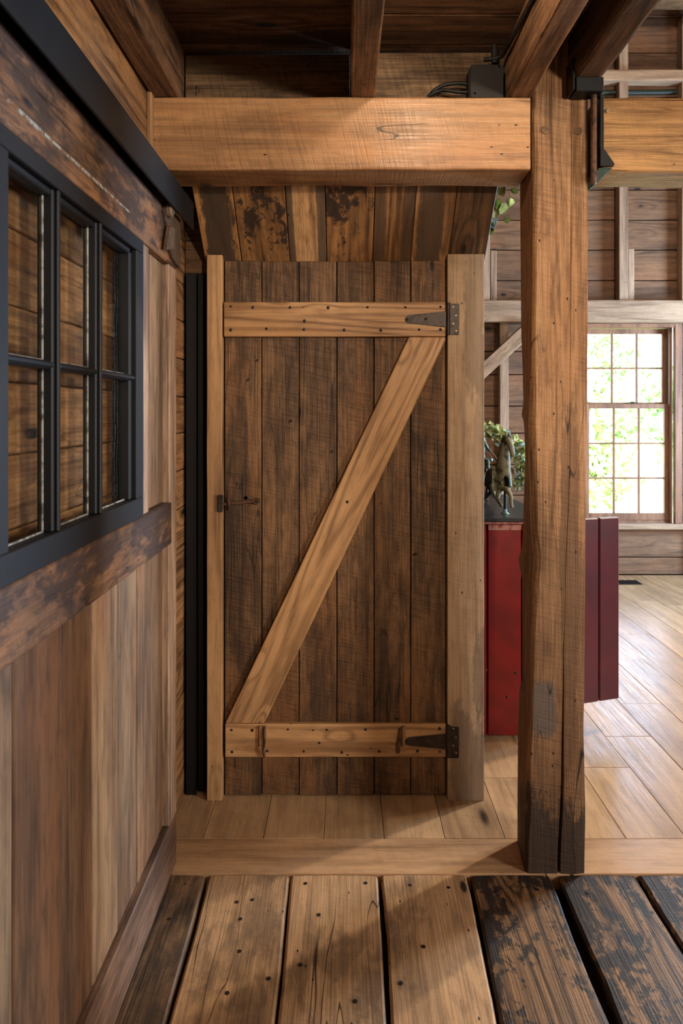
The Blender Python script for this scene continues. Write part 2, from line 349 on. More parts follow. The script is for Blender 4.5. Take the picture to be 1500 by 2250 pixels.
M['batten'] = wood('batten_wood', 'xzy', (196, 142, 92), (146, 92, 52), var=0.06, rings=9, ring_amt=0.55, fib=0.3, saw=0.03, knots=0.45, kscale=(4.0, 13.0), rough=0.5, bump=0.25, holes=0.04, tint=((176, 112, 58), 0.4), weather=0.25)
M['jamb'] = wood('left_jamb_wood', 'zxy', (190, 138, 90), (146, 98, 58), var=0.05, rings=6, ring_amt=0.45, fib=0.35, saw=0.05, knots=0.5, kscale=(2.4, 8.0), rough=0.55, bump=0.25, holes=0.04, weather=0.25)
M['jamb_r'] = wood('right_jamb_wood', 'zxy', (184, 148, 116), (148, 108, 78), weather=0.25, var=0.0, rings=5, ring_amt=0.3, fib=0.4, saw=0.15, knots=0.4, kscale=(2.6, 9.0), rough=0.62, bump=0.35, holes=0.06,
    patches=((0.75, 0.038, 0.30, 0.045, (104, 82, 64), 0.6, 3.0), (0.2, 0.055, 0.4, 0.028, (128, 102, 80), 0.5, 3.0), (-0.55, 0.055, 0.16, 0.03, (96, 78, 64), 0.55, 3.0), (-0.86, 0.02, 0.2, 0.07, (88, 72, 64), 0.55, 3.0)))
M['slide'] = wood('sliding_board_wood', 'zyx', (154, 118, 86), (100, 70, 50), crack=0.5, weather=0.4, var=0.4, rings=5, ring_amt=0.45, fib=0.6, saw=0.05, knots=0.2, tint=((126, 78, 44), 0.7), stain=((72, 48, 38), 0.5, 0.72, 0.7, 9.0, 0.7), rough=0.55, bump=0.3, spec=0.35)
M['slide_pale'] = wood('sliding_pale_wood', 'zyx', (190, 152, 124), (132, 96, 76), weather=0.35, var=0.08, rings=5, ring_amt=0.4, fib=0.6, saw=0.05, knots=0.2, stain=((110, 76, 58), 0.52, 0.7, 0.8, 12.0, 0.6), rough=0.55, bump=0.4, holes=0.05)
M['slide_dark'] = wood('sliding_dark_wood', 'zyx', (126, 86, 57), (82, 52, 34), var=0.15, rings=5, ring_amt=0.45, fib=0.6, saw=0.05, knots=0.25, tint=((114, 68, 38), 0.8), stain=((52, 34, 28), 0.48, 0.66, 0.7, 9.0, 0.8), rough=0.52, bump=0.3, weather=0.5)
M['rail'] = wood('sliding_rail_wood', 'yzx', (138, 92, 60), (74, 48, 36), crack=0.6, var=0.06, rings=5, ring_amt=0.35, fib=0.5, saw=0.2, knots=0.3, tint=((150, 84, 38), 0.8), stain=((46, 35, 33), 0.44, 0.56, 3.0, 8.0, 0.85), holes=0.05, rough=0.5, bump=0.4)
M['rail_low'] = wood('sliding_foot_wood', 'yzx', (140, 102, 80), (92, 62, 48), var=0.05, rings=5, ring_amt=0.4, fib=0.6, saw=0.05, knots=0.4, stain=((70, 50, 44), 0.5, 0.7, 2.0, 10.0, 0.6), rough=0.5, bump=0.4)
M['carved'] = wood('carved_wood', 'zyx', (110, 84, 64), (72, 54, 42), var=0.05, rings=4, ring_amt=0.3, fib=0.5, saw=0.0, knots=0.0, rough=0.6, bump=0.3)
for nm, a, b, st in (('dark', (112, 82, 58), (66, 46, 34), ((40, 32, 28), 0.42, 0.55, 3, 6, 0.75)), ('orange', (160, 104, 54), (104, 62, 30), ((34, 25, 21), 0.52, 0.575, 5, 8, 0.9)), ('brown', (128, 88, 56), (78, 50, 32), ((58, 44, 34), 0.5, 0.7, 2, 7, 0.6))):
    M['soff_'+nm] = wood('soffit_%s_wood' % nm, 'xyz', a, b, var=0.12, rings=8, ring_amt=0.5, saw=0.1, knots=0.6, kscale=(2.4, 5), stain=st, holes=0.03, rough=0.62, bump=0.35)
M['soff_pale'] = wood('soffit_pale_wood', 'xyz', (196, 142, 92), (154, 102, 58), var=0.0, rings=6, saw=0.05, knots=0.4, rough=0.6, bump=0.3, holes=0.04, patches=((0, -0.066, 0.5, 0.022, (70, 54, 44), 0.85, 0.8), (0, 0.062, 0.5, 0.026, (66, 52, 44), 0.85, 0.8)))
M['soff_patch'] = wood('soffit_patched_wood', 'xyz', (186, 130, 82), (140, 92, 54), var=0.0, rings=6, saw=0.1, knots=0.4, rough=0.62, bump=0.35, patches=((0.0, -0.006, 0.3, 0.045, (76, 58, 46), 0.9, 2.4),))
M['soff_corner'] = wood('soffit_corner_wood', 'xyz', (188, 126, 66), (140, 88, 42), var=0.0, rings=6, saw=0.1, knots=0.4, rough=0.62, bump=0.35, patches=((0.04, 0.005, 0.30, 0.055, (56, 42, 34), 0.92, 2.8),))
M['soff_streak'] = wood('soffit_streaked_wood', 'xyz', (168, 112, 62), (120, 74, 38), var=0.0, rings=10, saw=0.05, knots=0.3, rough=0.6, bump=0.35, patches=((0, -0.062, 0.4, 0.034, (74, 52, 36), 0.85, 1.2), (0, 0.062, 0.4, 0.034, (70, 50, 36), 0.85, 1.2)))
M['black'] = plain('black_paint', (17, 17, 20), 0.55, 0.0, 0.2, 60, 0.06, 0.28)
M['steel'] = plain('black_steel', (15, 15, 17), 0.5, 0.0, 0.25, 12, 0.05, 0.3)
M['iron'] = plain('wrought_iron', (62, 52, 48), 0.5, 0.6, 0.4, 70, 0.3, 0.5, second=(44, 34, 30))
M['rust'] = plain('rusty_iron', (96, 66, 46), 0.6, 0.4, 0.4, 60, 0.4, 0.4, second=(62, 46, 38))
M['nail'] = plain('nail_iron', (48, 40, 36), 0.6, 0.4, 0.3, 90, 0.2, 0.4)
M['zinc'] = plain('bright_screw', (150, 134, 108), 0.45, 0.3, 0.2, 90, 0.1, 0.5)
M['hole'] = plain('dark_hole', (8, 6, 5), 0.9, 0, 0.1, 10, 0, 0.0)
M['boxpaint'] = plain('brown_black_paint', (34, 29, 27), 0.6, 0.0, 0.2, 90, 0.1, 0.3)
M['backing'] = plain('dark_backing', (34, 24, 18), 0.9, 0, 0.3, 6, 0.1, 0.1)
M['red'] = plain('red_paint', (116, 13, 11), 0.42, 0, 0.3, 9, 0.15, 0.4, second=(96, 10, 10), lo=0.35, hi=0.7, chips=((150, 120, 96), 0.69, (38, 38, 14)))
M['red_bluelit'] = plain('worn_red_bluelit', (92, 22, 42), 0.36, 0, 0.3, 5, 0.2, 0.5, second=(70, 20, 38), lo=0.35, hi=0.7, chips=((118, 96, 84), 0.67, (34, 34, 9)))  # worn red paint with the purple cast of blue daylight mixed in
M['redtop'] = plain('faded_red_edge', (150, 104, 92), 0.55, 0, 0.3, 30, 0.2, 0.3, second=(120, 40, 36))
M['ebony'] = plain('black_tabletop', (36, 38, 44), 0.32, 0, 0.2, 14, 0.05, 0.5)
M['verdigris'] = plain('verdigris_copper', (112, 106, 82), 0.65, 0.15, 0.4, 34, 0.5, 0.3, second=(52, 50, 40))
M['teal'] = plain('blue_verdigris', (96, 128, 134), 0.55, 0.35, 0.4, 34, 0.4, 0.4, second=(66, 78, 76))
M['cord'] = plain('rein_cord', (150, 132, 108), 0.6, 0.2, 0.2, 60, 0.1)
M['leaf_a'] = plain('pale_leaf', (204, 210, 166), 0.5, 0, 0.2, 40, 0.2, 0.4, second=(170, 180, 128))
M['leaf_b'] = plain('green_leaf', (140, 152, 92), 0.5, 0, 0.2, 40, 0.2, 0.4, second=(104, 118, 70))
M['leaf_c'] = plain('blue_leaf', (188, 208, 204), 0.45, 0, 0.2, 40, 0.2, 0.4, second=(140, 160, 150))
M['twig'] = plain('leaf_twig', (116, 84, 64), 0.6, 0, 0.2, 40)
M['ventm'] = plain('vent_metal', (26, 28, 34), 0.4, 0.3, 0.2, 40)
M['greenpipe'] = plain('green_pipe_paint', (34, 46, 40), 0.45, 0.1, 0.2, 20)
M['paintline'] = plain('flaked_blue_paint', (138, 142, 136), 0.7, 0, 0.4, 55, 0.3, 0.2, second=(104, 72, 48), lo=0.42, hi=0.58)
M['grass'] = plain('lawn', (150, 160, 96), 0.9, 0, 0.3, 1.2, 0.3, 0.1, second=(196, 170, 140))
M['foliage'] = plain('tree_foliage', (128, 172, 96), 0.6, 0, 0.3, 1.5, 0, 0.2, second=(112, 158, 88))
M['foliage2'] = plain('yellow_foliage', (172, 190, 124), 0.6, 0, 0.3, 1.5, 0, 0.2, second=(132, 164, 96))
M['bark'] = plain('tree_bark', (150, 138, 120), 0.9, 0, 0.3, 20, 0.5, 0.1)
M['putty_glint'] = plain('glazing_putty_glint', (150, 146, 136), 0.5, 0, 0.5, 40, 0.3, 0.4, second=(60, 52, 44))
M['glass'] = glass('window_glass')
M['oldglass'] = glass('old_glass', (0.93, 0.94, 0.93, 1), 0.9)
M['plainwood'] = wood('rear_wall_wood', 'xzy', (150, 106, 72), (100, 66, 44), var=0.3, rings=6, rough=0.7, bump=0.2)

# ------------------------------------------------------------------ floor
CEIL = 2.60
floor = struct(board('floor', -0.70, 4.6, -3.1, 6.15, -0.12, -0.05, M['backing'], bev=0), 'wooden floor of old planks and newer oak boards')
# newer oak boards running away from the viewer
seams = [-0.6855+0.2035*i for i in range(27)]
known = {8: [2.756, 4.6], 9: [3.02, 5.1], 10: [3.357, 5.0], 11: [2.7, 3.955, 5.4], 12: [3.0, 4.4], 13: [2.9, 4.79], 14: [3.6, 5.18]}
for i in range(26):
    x0, x1 = max(seams[i], -0.62), seams[i+1]
    js = known.get(i, [2.5+((i*0.73) % 1.4), 4.3+((i*0.57) % 1.3)])
    if x1 < 0.57: js = []
    ys = [2.297]+js+[5.99]
    for a, b in zip(ys[:-1], ys[1:]):
        dz = random.uniform(-0.0006, 0.0006)
        board('floor_board', x0+0.0008, x1-0.0008, a+0.0008, b-0.0008, -0.02+dz, 0.0+dz, M['oak'], floor, 0.0012)
for a, b in ((-0.62, 0.62), (0.622, 2.7), (2.702, 4.5)):
    board('border_board', a, b, 2.121, 2.2955, -0.05, 0.001, M['oak_x'], floor, 0.002)
# old planks in front
def old_plank(xa0, xa1, xb0, xb1, mat, seed, y0=-3.0, y1=2.117, wob=0.004):
    """a: edges at the far end (y1), b: edges at the camera side (y=1.6)"""
    rings = []; n = 60
    for i in range(n+1):
        y = y1+(y0-y1)*(i/n)**1.6; k = (y1-y)/(y1-1.6)
        k = min(k, 2.0)
        l = xa0+(xb0-xa0)*k+noise.noise(Vector((seed*5.1, y*4.0, 0)))*wob+noise.noise(Vector((seed*2.1, y*17.0, 0)))*wob*0.35
        r = xa1+(xb1-xa1)*k+noise.noise(Vector((seed*5.1+50, y*4.0, 0)))*wob+noise.noise(Vector((seed*2.1+50, y*17.0, 0)))*wob*0.35
        h = noise.noise(Vector((seed*3.3, y*2.0, 4)))*0.0015-0.003
        m = (l+r)/2
        rings.append([(l+0.001, y, -0.045), (l, y, h-0.009), (l+0.007, y, h-0.001), (l+0.05, y, h+0.0005), (m, y, h+0.001), (r-0.05, y, h+0.0005), (r-0.007, y, h-0.001), (r, y, h-0.009), (r-0.001, y, -0.045)])
    return loft('old_plank', rings, mat, floor, ((xa0+xa1)/2, 1.0, 0), 25)
gaps = [(-0.612, -0.612), (-0.429, -0.4216), (-0.173, -0.163), (0.1055, 0.1014), (0.380, 0.363), (0.647, 0.632), (0.902, 0.905), (1.17, 1.17), (1.44, 1.44), (1.7, 1.7), (1.97, 1.97), (2.24, 2.24), (2.5, 2.5), (2.78, 2.78), (3.05, 3.05), (3.32, 3.32), (3.6, 3.6), (3.88, 3.88), (4.15, 4.15), (4.5, 4.5)]
gw = [0.002, 0.005, 0.003, 0.006, 0.006, 0.013, 0.006]+[0.006]*20
pm = ['grimy', 'old', 'old', 'old', 'flaked', 'flaked', 'flaked']+['old', 'flaked', 'grimy']*6
for i in range(len(gaps)-1):
    old_plank(gaps[i][0]+gw[i], gaps[i+1][0]-gw[i+1], gaps[i][1]+gw[i], gaps[i+1][1]-gw[i+1], M[pm[i]], i+1.37, wob=0.006 if i > 2 else 0.003)

M['nail0'] = plain('floor_nail_iron', (40, 32, 28), 0.7, 0.2, 0.3, 90, 0.2, 0.3)
fnail = cylmesh(0.0062, 0.0012, 9, M['nail0'], 0.0055, 'floor_nail_mesh')
for u, v in ((671, 1941), (803, 1940), (554, 1977), (520, 1982), (528, 2019), (526, 2090), (499, 2182), (372, 2019), (900, 1945), (985, 1950), (660, 2120), (780, 2200), (700, 2010), (930, 2080), (880, 2160), (1090, 1960), (1180, 1955), (1290, 1962), (590, 2150)):
    Yn = (CH+0.002)*FPX/(v-V0); xn = XU(u, Yn)
    best = min((o for o in floor.children if o.name.startswith('old_plank')), key=lambda o: abs(o.location.x-xn))
    link('nail', fnail, None, best, (xn, Yn, -0.0022), (-math.pi/2, 0, 0))

# ------------------------------------------------------------------ left wall of horizontal boards
wall_left = struct(board('wall_left', -0.70, -0.635, -3.1, 6.1, -0.05, 5.25, M['backing'], bev=0), 'wall of horizontal reclaimed boards behind the sliding door')
zs = [0.0, 0.10, 0.24, 0.38, 0.52, 0.66, 0.80, 0.94, 1.08, 1.22, 1.357, 1.491, 1.632, 1.773, 1.915, 2.05, 2.19, 2.335, 2.46, CEIL]
for a, b in zip(zs[:-1], zs[1:]):
    d = random.uniform(-0.002, 0.001)
    board('wall_board', -0.635, -0.61+d, -3.0, 2.118 if a > 2.15 else 2.60, a+0.0015, b-0.0015, M['wall_left'], wall_left, 0.003)
board('corner_strip', -0.611, -0.5965, 2.09, 2.125, 2.125, CEIL, M['jamb'], wall_left, 0.002)

# ------------------------------------------------------------------ wall behind the Z door and the closet
wall_back = struct(board('wall_back', -0.635, 0.488, 2.602, 2.62, -0.04, 2.62, M['backing'], bev=0), 'board wall and light-stopping sheet behind the braced door')  # solid sheet put in to stop light leaking around the door
for i in range(5):
    board('wall_board', -0.61, -0.47, 2.59, 2.602, 1.96+i*0.125, 2.083+i*0.125, M['ceil'], wall_back, 0.002)
wall_side = struct(board('wall_side', 0.45, 0.488, 2.62, 2.93, -0.04, 5.2, M['backing'], bev=0), 'dark side wall of the closet')
wall_closet = struct(board('wall_closet', -0.635, 0.45, 2.89, 2.93, -0.04, 5.2, M['backing'], bev=0), 'dark rear wall of the closet')

# ------------------------------------------------------------------ far wall with boards, studs, girts
wall_far = struct(board('wall_far', -0.70, 1.98, 6.035, 6.08, -0.1, 5.25, M['backing'], bev=0), 'far wall of wide horizontal boards between pale studs')
board('wall_core', 2.97, 4.6, 6.035, 6.08, -0.1, 5.25, M['backing'], wall_far, 0)
board('wall_core', 1.98, 2.97, 6.035, 6.08, 2.29, 5.25, M['backing'], wall_far, 0)
board('wall_core', 1.98, 2.97, 6.035, 6.08, -0.1, 0.38, M['backing'], wall_far, 0)
fz = [0.0, 0.153, 0.41, 0.70, 0.97, 1.245, 1.485, 1.761, 1.965, 2.21, 2.325, 2.589, 2.857, 3.12, 3.385, 3.65, 3.92, 4.2, 4.4, 4.59, 4.90, 5.2]
WX0, WX1, WZ0, WZ1 = 2.03, 2.93, 0.41, 2.21
for a, b in zip(fz[:-1], fz[1:]):
    segs = [(-0.63, WX0), (WX1, 4.5)] if (a >= WZ0-0.01 and b <= WZ1+0.01) else [(-0.63, 1.55), (1.553, 4.5)]
    for x0, x1 in segs:
        d = random.uniform(0, 0.004)
        board('wall_board', x0, x1, 6.0+d, 6.035, a+0.004, b-0.004, M['far'], wall_far, 0.004)
def stud(u0, u1, z0, z1, Y=5.91, mat='stud', nm='stud'):
    return board(nm, XU(u0, Y), XU(u1, Y), Y, 6.0, z0, z1, M[mat], wall_far, 0.004)
stud(1360, 1380, 2.40, 4.29); stud(1360, 1380, 4.38, 4.85)
stud(1380, 1393, 2.40, 2.857, 5.95)
stud(1498, 1518, 2.40, 4.29); stud(1498, 1518, 4.38, 4.85)
stud(1060, 1076, 2.40, 4.29); stud(1078, 1091, 2.40, 2.84, 5.94)
stud(1098, 1117, 0.0, 2.21, 5.92)
stud(930, 950, 0.0, 2.21, 5.92)
stud(1530, 1552, 0.0, 2.21, 5.92)
timber('girt', -0.63, 4.5, 5.88, 6.0, 2.208, 2.397, 'x', M['girt'], wall_far, 0.01, 0.005, 0.15)
timber('girt', -0.63, 4.5, 5.88, 6.0, 4.29, 4.385, 'x', M['girt'], wall_far, 0.01, 0.005, 0.15)
pb = [P(1165, 696, 5.86), P(1165, 733, 5.86), P(880, 1000, 5.86), P(860, 980, 5.86)]
pb = [P(1178, 708, 5.86), P(1150, 751, 5.86), P(862, 1014, 5.86), P(862, 979, 5.86), P(1138, 723, 5.86), P(1154, 708, 5.86)]
dv = P(1143, 738, 5.86)-P(1063, 811, 5.86)
prism('knee_brace', [(p.x, p.z) for p in pb], 5.80, 5.90, 'xz', M['brace_far'], wall_far, 0.004, math.atan2(dv.z, dv.x))
board('sill_board', 1.9, 3.1, 5.93, 6.02, 0.408, 0.455, M['girt'], wall_far, 0.006)
# purlins at the top of the barn room
for k, (ya, za, zb) in enumerate(((5.35, 4.66, 4.86), (4.6, 4.80, 4.98))):
    p = timber('purlin', 1.9 if k == 0 else 1.5, 4.5, ya, ya+0.14, za, zb, 'x', M['block'], None, 0.01, 0.004, 0.2)
    mark(p, ('lower' if k == 0 else 'upper')+' weathered purlin high under the barn roof', 'beam')
# ------------------------------------------------------------------ remaining shell (right, rear, roof)
wall_right = struct(board('wall_right', 4.5, 4.6, -3.1, 6.1, -0.1, 5.25, M['plainwood'], bev=0), 'right hand barn wall')
for k in range(20):
    board('wall_board', 4.476, 4.5, -2.99, 5.99, 0.002+k*0.26, 0.257+k*0.26, M['wall_left'], wall_right, 0.004)
for n_, (yc, zc) in enumerate(((-0.75, 1.65), (4.6, 1.45))):  # casings added around the two area lamps; the wall has no opening
    w_ = struct(empty('window_%d' % (n_+2), (4.46, yc, zc-0.8)), 'casing added around an area lamp on the right hand wall')
    for y0_, y1_, z0_, z1_ in ((-0.56, -0.475, -0.885, 0.885), (0.475, 0.56, -0.885, 0.885), (-0.475, 0.475, 0.80, 0.885), (-0.475, 0.475, -0.885, -0.80)):
        board('casing', 4.43, 4.476, yc+y0_, yc+y1_, zc+z0_, zc+z1_, M['sash'], w_, 0.003)
wall_rear = struct(board('wall_rear', -0.70, 4.6, -3.1, -3.0, -0.1, 5.25, M['plainwood'], bev=0), 'rear barn wall behind the viewer')
roof = struct(board('ceiling_loft', -0.75, 4.65, -3.15, 6.15, 5.2, 5.3, M['plainwood'], bev=0), 'high barn ceiling')

# ------------------------------------------------------------------ low ceiling
ceiling = struct(board('ceiling', -0.635, 0.80, -3.0, 2.60, CEIL+0.026, CEIL+0.06, M['backing'], bev=0), 'low plank ceiling above the joists')
y = 2.415
ys = [2.60, 2.375, 2.168, 2.0]+[2.0-0.2*k for k in range(1, 26)]
for a, b in zip(ys[1:], ys[:-1]):
    board('ceiling_board', -0.632, 0.80, a+0.002, b-0.002, CEIL+random.uniform(0, 0.003), CEIL+0.024, M['ceil'], ceiling, 0.003)
BT = 2.4136; BB = 2.1875
board('blocking_board', -0.519, 0.013, 2.20, 2.24, BT+0.001, 2.588, M['block'], ceiling, 0.003)
board('blocking_board', 0.093, 0.505, 2.195, 2.24, BT+0.001, 2.592, M['block'], ceiling, 0.003)

# ------------------------------------------------------------------ timbers
def tag_timber(o, lab, cat): return mark(o, lab, cat)
hb = tag_timber(timber('header_beam', -0.596, 0.572, 2.12, 2.28, BB, BT, 'x', M['beam'], None, 0.007, 0.0035, 0.05), 'wide rough-sawn header beam spanning above the braced door', 'beam')
rb = tag_timber(timber('header_beam', 0.792, 4.5, 2.13, 2.30, 2.189, 2.42, 'x', M['beam_gold'], None, 0.012, 0.006, 0.05, 4, 8), 'golden timber beam hung from the black steel bracket', 'beam')
for nm, x0, x1, lab, sd in (('ceiling_joist', -0.605, -0.52, 'ceiling joist above the sliding door beside the plank wall', 1), ('ceiling_joist', 0.014, 0.092, 'narrow ceiling joist resting on the middle of the header beam', 2), ('ceiling_joist', 0.506, 0.577, 'ceiling joist beside the junction box and flexible conduit', 3)):
    o = timber(nm, x0, x1, -2.99, 2.195, BT+0.001, CEIL-0.001, 'y', M['joist'], None, 0.006, 0.0035, 0.08, sd)
    mark(o, lab, 'joist', 'ceiling joists')
tag_timber(timber('heavy_beam', 0.688, 0.782, -2.99, 2.112, 2.449, CEIL-0.001, 'y', M['heavy'], None, 0.015, 0.005, 0.06, 6), 'dark heavy beam ending in a shadow-black block on the post', 'beam')
sh = empty('shaded_beam_end', (0.73, 2.08, 2.40)); mark(sh, 'end of the dark beam on top of the post, blackened for shadow', 'bracket')
board('shaded_end_block', 0.694, 0.778, 2.060, 2.118, 2.404, 2.4475, M['steel'], sh, 0.002)  # black steel material stands in for shadow on the beam end
board('side_plate', 0.681, 0.687, 2.050, 2.112, 2.404, 2.50, M['steel'], sh, 0.001)

# post
def interp(tab, v):
    if v <= tab[0][0]: return tab[0][1]
    for (a, x), (b, yv) in zip(tab[:-1], tab[1:]):
        if v <= b:
            k = (v-a)/(b-a); k = k*k*(3-2*k); return x+(yv-x)*k
    return tab[-1][1]
TBL = [(100, 1142), (420, 1141), (700, 1143), (850, 1147), (885, 1148), (908, 1144), (935, 1150), (1000, 1152), (1140, 1148), (1195, 1146), (1228, 1137), (1255, 1142), (1275, 1146), (1400, 1146), (1490, 1146), (1515, 1139), (1600, 1136), (1800, 1135), (1950, 1135)]
TFL = [(100, 1170), (600, 1172), (800, 1169), (950, 1164), (1050, 1166), (1160, 1168), (1230, 1176), (1300, 1172), (1420, 1168), (1560, 1165), (1700, 1159), (1920, 1154)]
TFR = [(100, 1293), (700, 1293), (900, 1291), (1050, 1289), (1250, 1288), (1500, 1286), (1600, 1284), (1700, 1286), (1780, 1288), (1920, 1286)]
TCR = [(100, 1256), (1000, 1252), (1300, 1242), (1450, 1238), (1700, 1236), (1920, 1228)]
rings = []; NZ = 110; Z0P, Z1P = -0.03, CEIL-0.002
PY0, PY1 = 2.122, 2.29
for i in range(NZ+1):
    z = Z0P+(Z1P-Z0P)*i/NZ
    v = V0+(CEIL*0+CH-z)*FPX/2.12; vb = V0+(CH-z)*FPX/2.29
    xbl = XU(interp(TBL, vb), 2.29); xfl = XU(interp(TFL, v), 2.12); xfr = XU(interp(TFR, v), 2.12); xc = XU(interp(TCR, v), 2.12)
    nz = lambda s, f=9.0, a=0.003: noise.noise(Vector((s*7.3, 0.0, z*f)))*a
    cd = 0.002+0.020*max(0.0, min(1.0, (v-1380)/300.0)); cw = 0.0015+0.0035*max(0.0, min(1.0, (v-1450)/300.0))
    ch = 0.010+0.006*max(0.0, noise.noise(Vector((3.3, 1.0, z*6.0))))+0.01*max(0.0, min(1.0, (v-820)/150))*max(0.0, min(1.0, (1400-v)/200))
    fy = PY0
    ring = [(xfl, fy+ch*1.2+nz(1), z), (xfl+ch*0.5, fy+ch*0.35, z), (xfl+ch, fy+nz(2, 8, 0.0015), z), (xfl+ch+(xc-xfl-ch)*0.35, fy+nz(3, 7, 0.002), z), (xfl+ch+(xc-xfl-ch)*0.7, fy+nz(4, 7, 0.002), z), (xc-cw, fy, z), (xc, fy+cd, z), (xc+cw, fy, z),
            (xc+(xfr-xc)*0.5, fy+nz(5, 7, 0.002), z), (xfr-0.007, fy+0.001, z), (xfr-0.002, fy+0.003, z), (xfr+nz(6, 12, 0.002), fy+0.010, z), (xfr+nz(7), fy+0.08, z), (xfr+nz(8)-0.002, PY1-0.008, z), (xfr-0.008, PY1, z),
            ((xbl+xfr)/2, PY1, z), (xbl+0.010, PY1, z), (xbl, PY1-0.008, z), (xbl*0.66+xfl*0.34+nz(9, 14, 0.004), PY1-0.06, z), (xbl*0.33+xfl*0.67+nz(10, 14, 0.004), fy+0.06, z)]
    rings.append(ring)
post = loft('timber_post', rings, M['post'], None, (0.655, 2.2, 1.0), 24)
mark(post, 'thick weathered timber post with a long split near its foot', 'post')
pegm = wood('peg_wood', 'xzy', (140, 100, 68), (92, 62, 42), knots=0, rough=0.6)
pegmesh = cylmesh(0.0135, 0.0035, 14, pegm, 0.0125, 'peg_mesh')
for u, v in ((1197, 286), (1269, 288)):
    link('wooden_peg', pegmesh, pegm, post, P(u, v, 2.1225))

# hanger bracket and rod
hg = empty('beam_hanger', P(1318, 372, 2.12)); mark(hg, 'black steel hanger carrying the golden beam beside the post', 'bracket')
board('side_plate', 0.7785, 0.7915, 2.095, 2.30, 2.188, 2.41, M['steel'], hg, 0.002)
prism('seat_plate', [(0.753, 2.150), (0.776, 2.187), (0.820, 2.187), (0.80, 2.168), (0.775, 2.142)], 2.098, 2.29, 'xz', plain('green_steel', (40, 56, 50), 0.45, 0.2, 0.3, 30, 0.1), hg, 0.002)
prism('gusset', [(0.7785, 2.245), (0.7915, 2.240), (0.822, 2.196), (0.82, 2.188), (0.7785, 2.188)], 2.090, 2.10, 'xz', M['steel'], hg, 0.001)
bz = cylmesh(0.007, 0.008, 10, M['zinc'], 0.006, 'bolt_mesh', True)
link('bolt', bz, M['zinc'], hg, P(1331, 245, 2.13))
rod = tube('iron_rod', spline([P(1309, 180, 2.10), P(1305, 200, 2.094), P(1304, 215, 2.09), P(1304, 300, 2.09), P(1304, 372, 2.09), P(1304, 392, 2.09), P(1302, 402, 2.098)], 6), 0.0095, M['rust'], None, 10)
mark(rod, 'rusty round iron rod standing against the right edge of the post', 'rod')

# ------------------------------------------------------------------ junction box, conduits
jb = empty('junction_box', (XU(1070, 2.14), 2.16, BT)); mark(jb, 'dark painted junction box on the header beam', 'junction box')
x0, x1 = XU(1033, 2.13), XU(1106, 2.13)
prism('box_body', [(x0-0.004, BT+0.003), (x1, BT+0.003), (x1, BT+0.108), (x0+0.012, BT+0.110), (x0-0.004, BT+0.094)], 2.137, 2.188, 'xz', M['boxpaint'], jb, 0.002)
cv = prism('cover', [(x0, BT+0.006), (x0+0.004, BT+0.003), (x1-0.003, BT+0.003), (x1, BT+0.006), (x1, BT+0.103), (x1-0.003, BT+0.106), (x0+0.006, BT+0.106), (x0, BT+0.100)], 2.130, 2.137, 'xz', M['boxpaint'], jb, 0.001)
sm = cylmesh(0.0032, 0.0012, 8, M['hole'], None, 'hole_mesh')
link('screw_hole', sm, M['hole'], jb, P(1096, 146, 2.1302)); link('screw_hole', sm, M['hole'], jb, P(1043, 205, 2.1302))
tube('pipe_stub', [P(1086, 140, 2.15), P(1086, 112, 2.15), P(1086, 100, 2.15)], 0.0105, M['boxpaint'], jb, 10)
def ridged(name, pts, r, mat, parent, pitch=0.006):
    sp = spline(pts, 40); out = [sp[0]]; acc = 0
    for a, b in zip(sp[:-1], sp[1:]):
        acc += (b-a).length
        if acc > pitch/2: out.append(b); acc = 0
    rad = [r if k % 2 else r*0.8 for k in range(len(out))]
    return tube(name, out, r, mat, parent, 10, None, rad)
fc = ridged('flexible_conduit', [P(1062, 131, 2.15), P(1082, 129, 2.145), P(1100, 124, 2.13), P(1112, 106, 2.09), P(1122, 88, 2.03), P(1140, 55, 1.95), P(1163, 10, 1.85), P(1230, -120, 1.62), (0.4975, 1.0, 2.56)], 0.0075, M['boxpaint'], None)
mark(fc, 'ribbed black flexible conduit running up along the joist', 'conduit')
for k, pts in enumerate(([P(1034, 186, 2.16), P(1005, 183, 2.16), P(975, 187, 2.16), P(955, 198, 2.165), P(944, 211, 2.17)], [P(1034, 203, 2.155), P(1005, 202, 2.155), P(985, 199, 2.155), P(968, 199, 2.16), P(950, 206, 2.165), P(940, 213, 2.17)])):
    c = tube('cable', spline(pts, 8), 0.0058, M['steel'], None, 8)
    mark(c, ('upper' if k == 0 else 'lower')+' black cable curving from the junction box onto the beam', 'cable')
ln = tube('wire_nail', [P(431, 189, 2.192), P(436, 195, 2.175), P(438, 202, 2.165)], 0.0022, M['rust'], None, 6)
mark(ln, 'bent rusty nail sticking out above the left end of the header beam', 'nail')

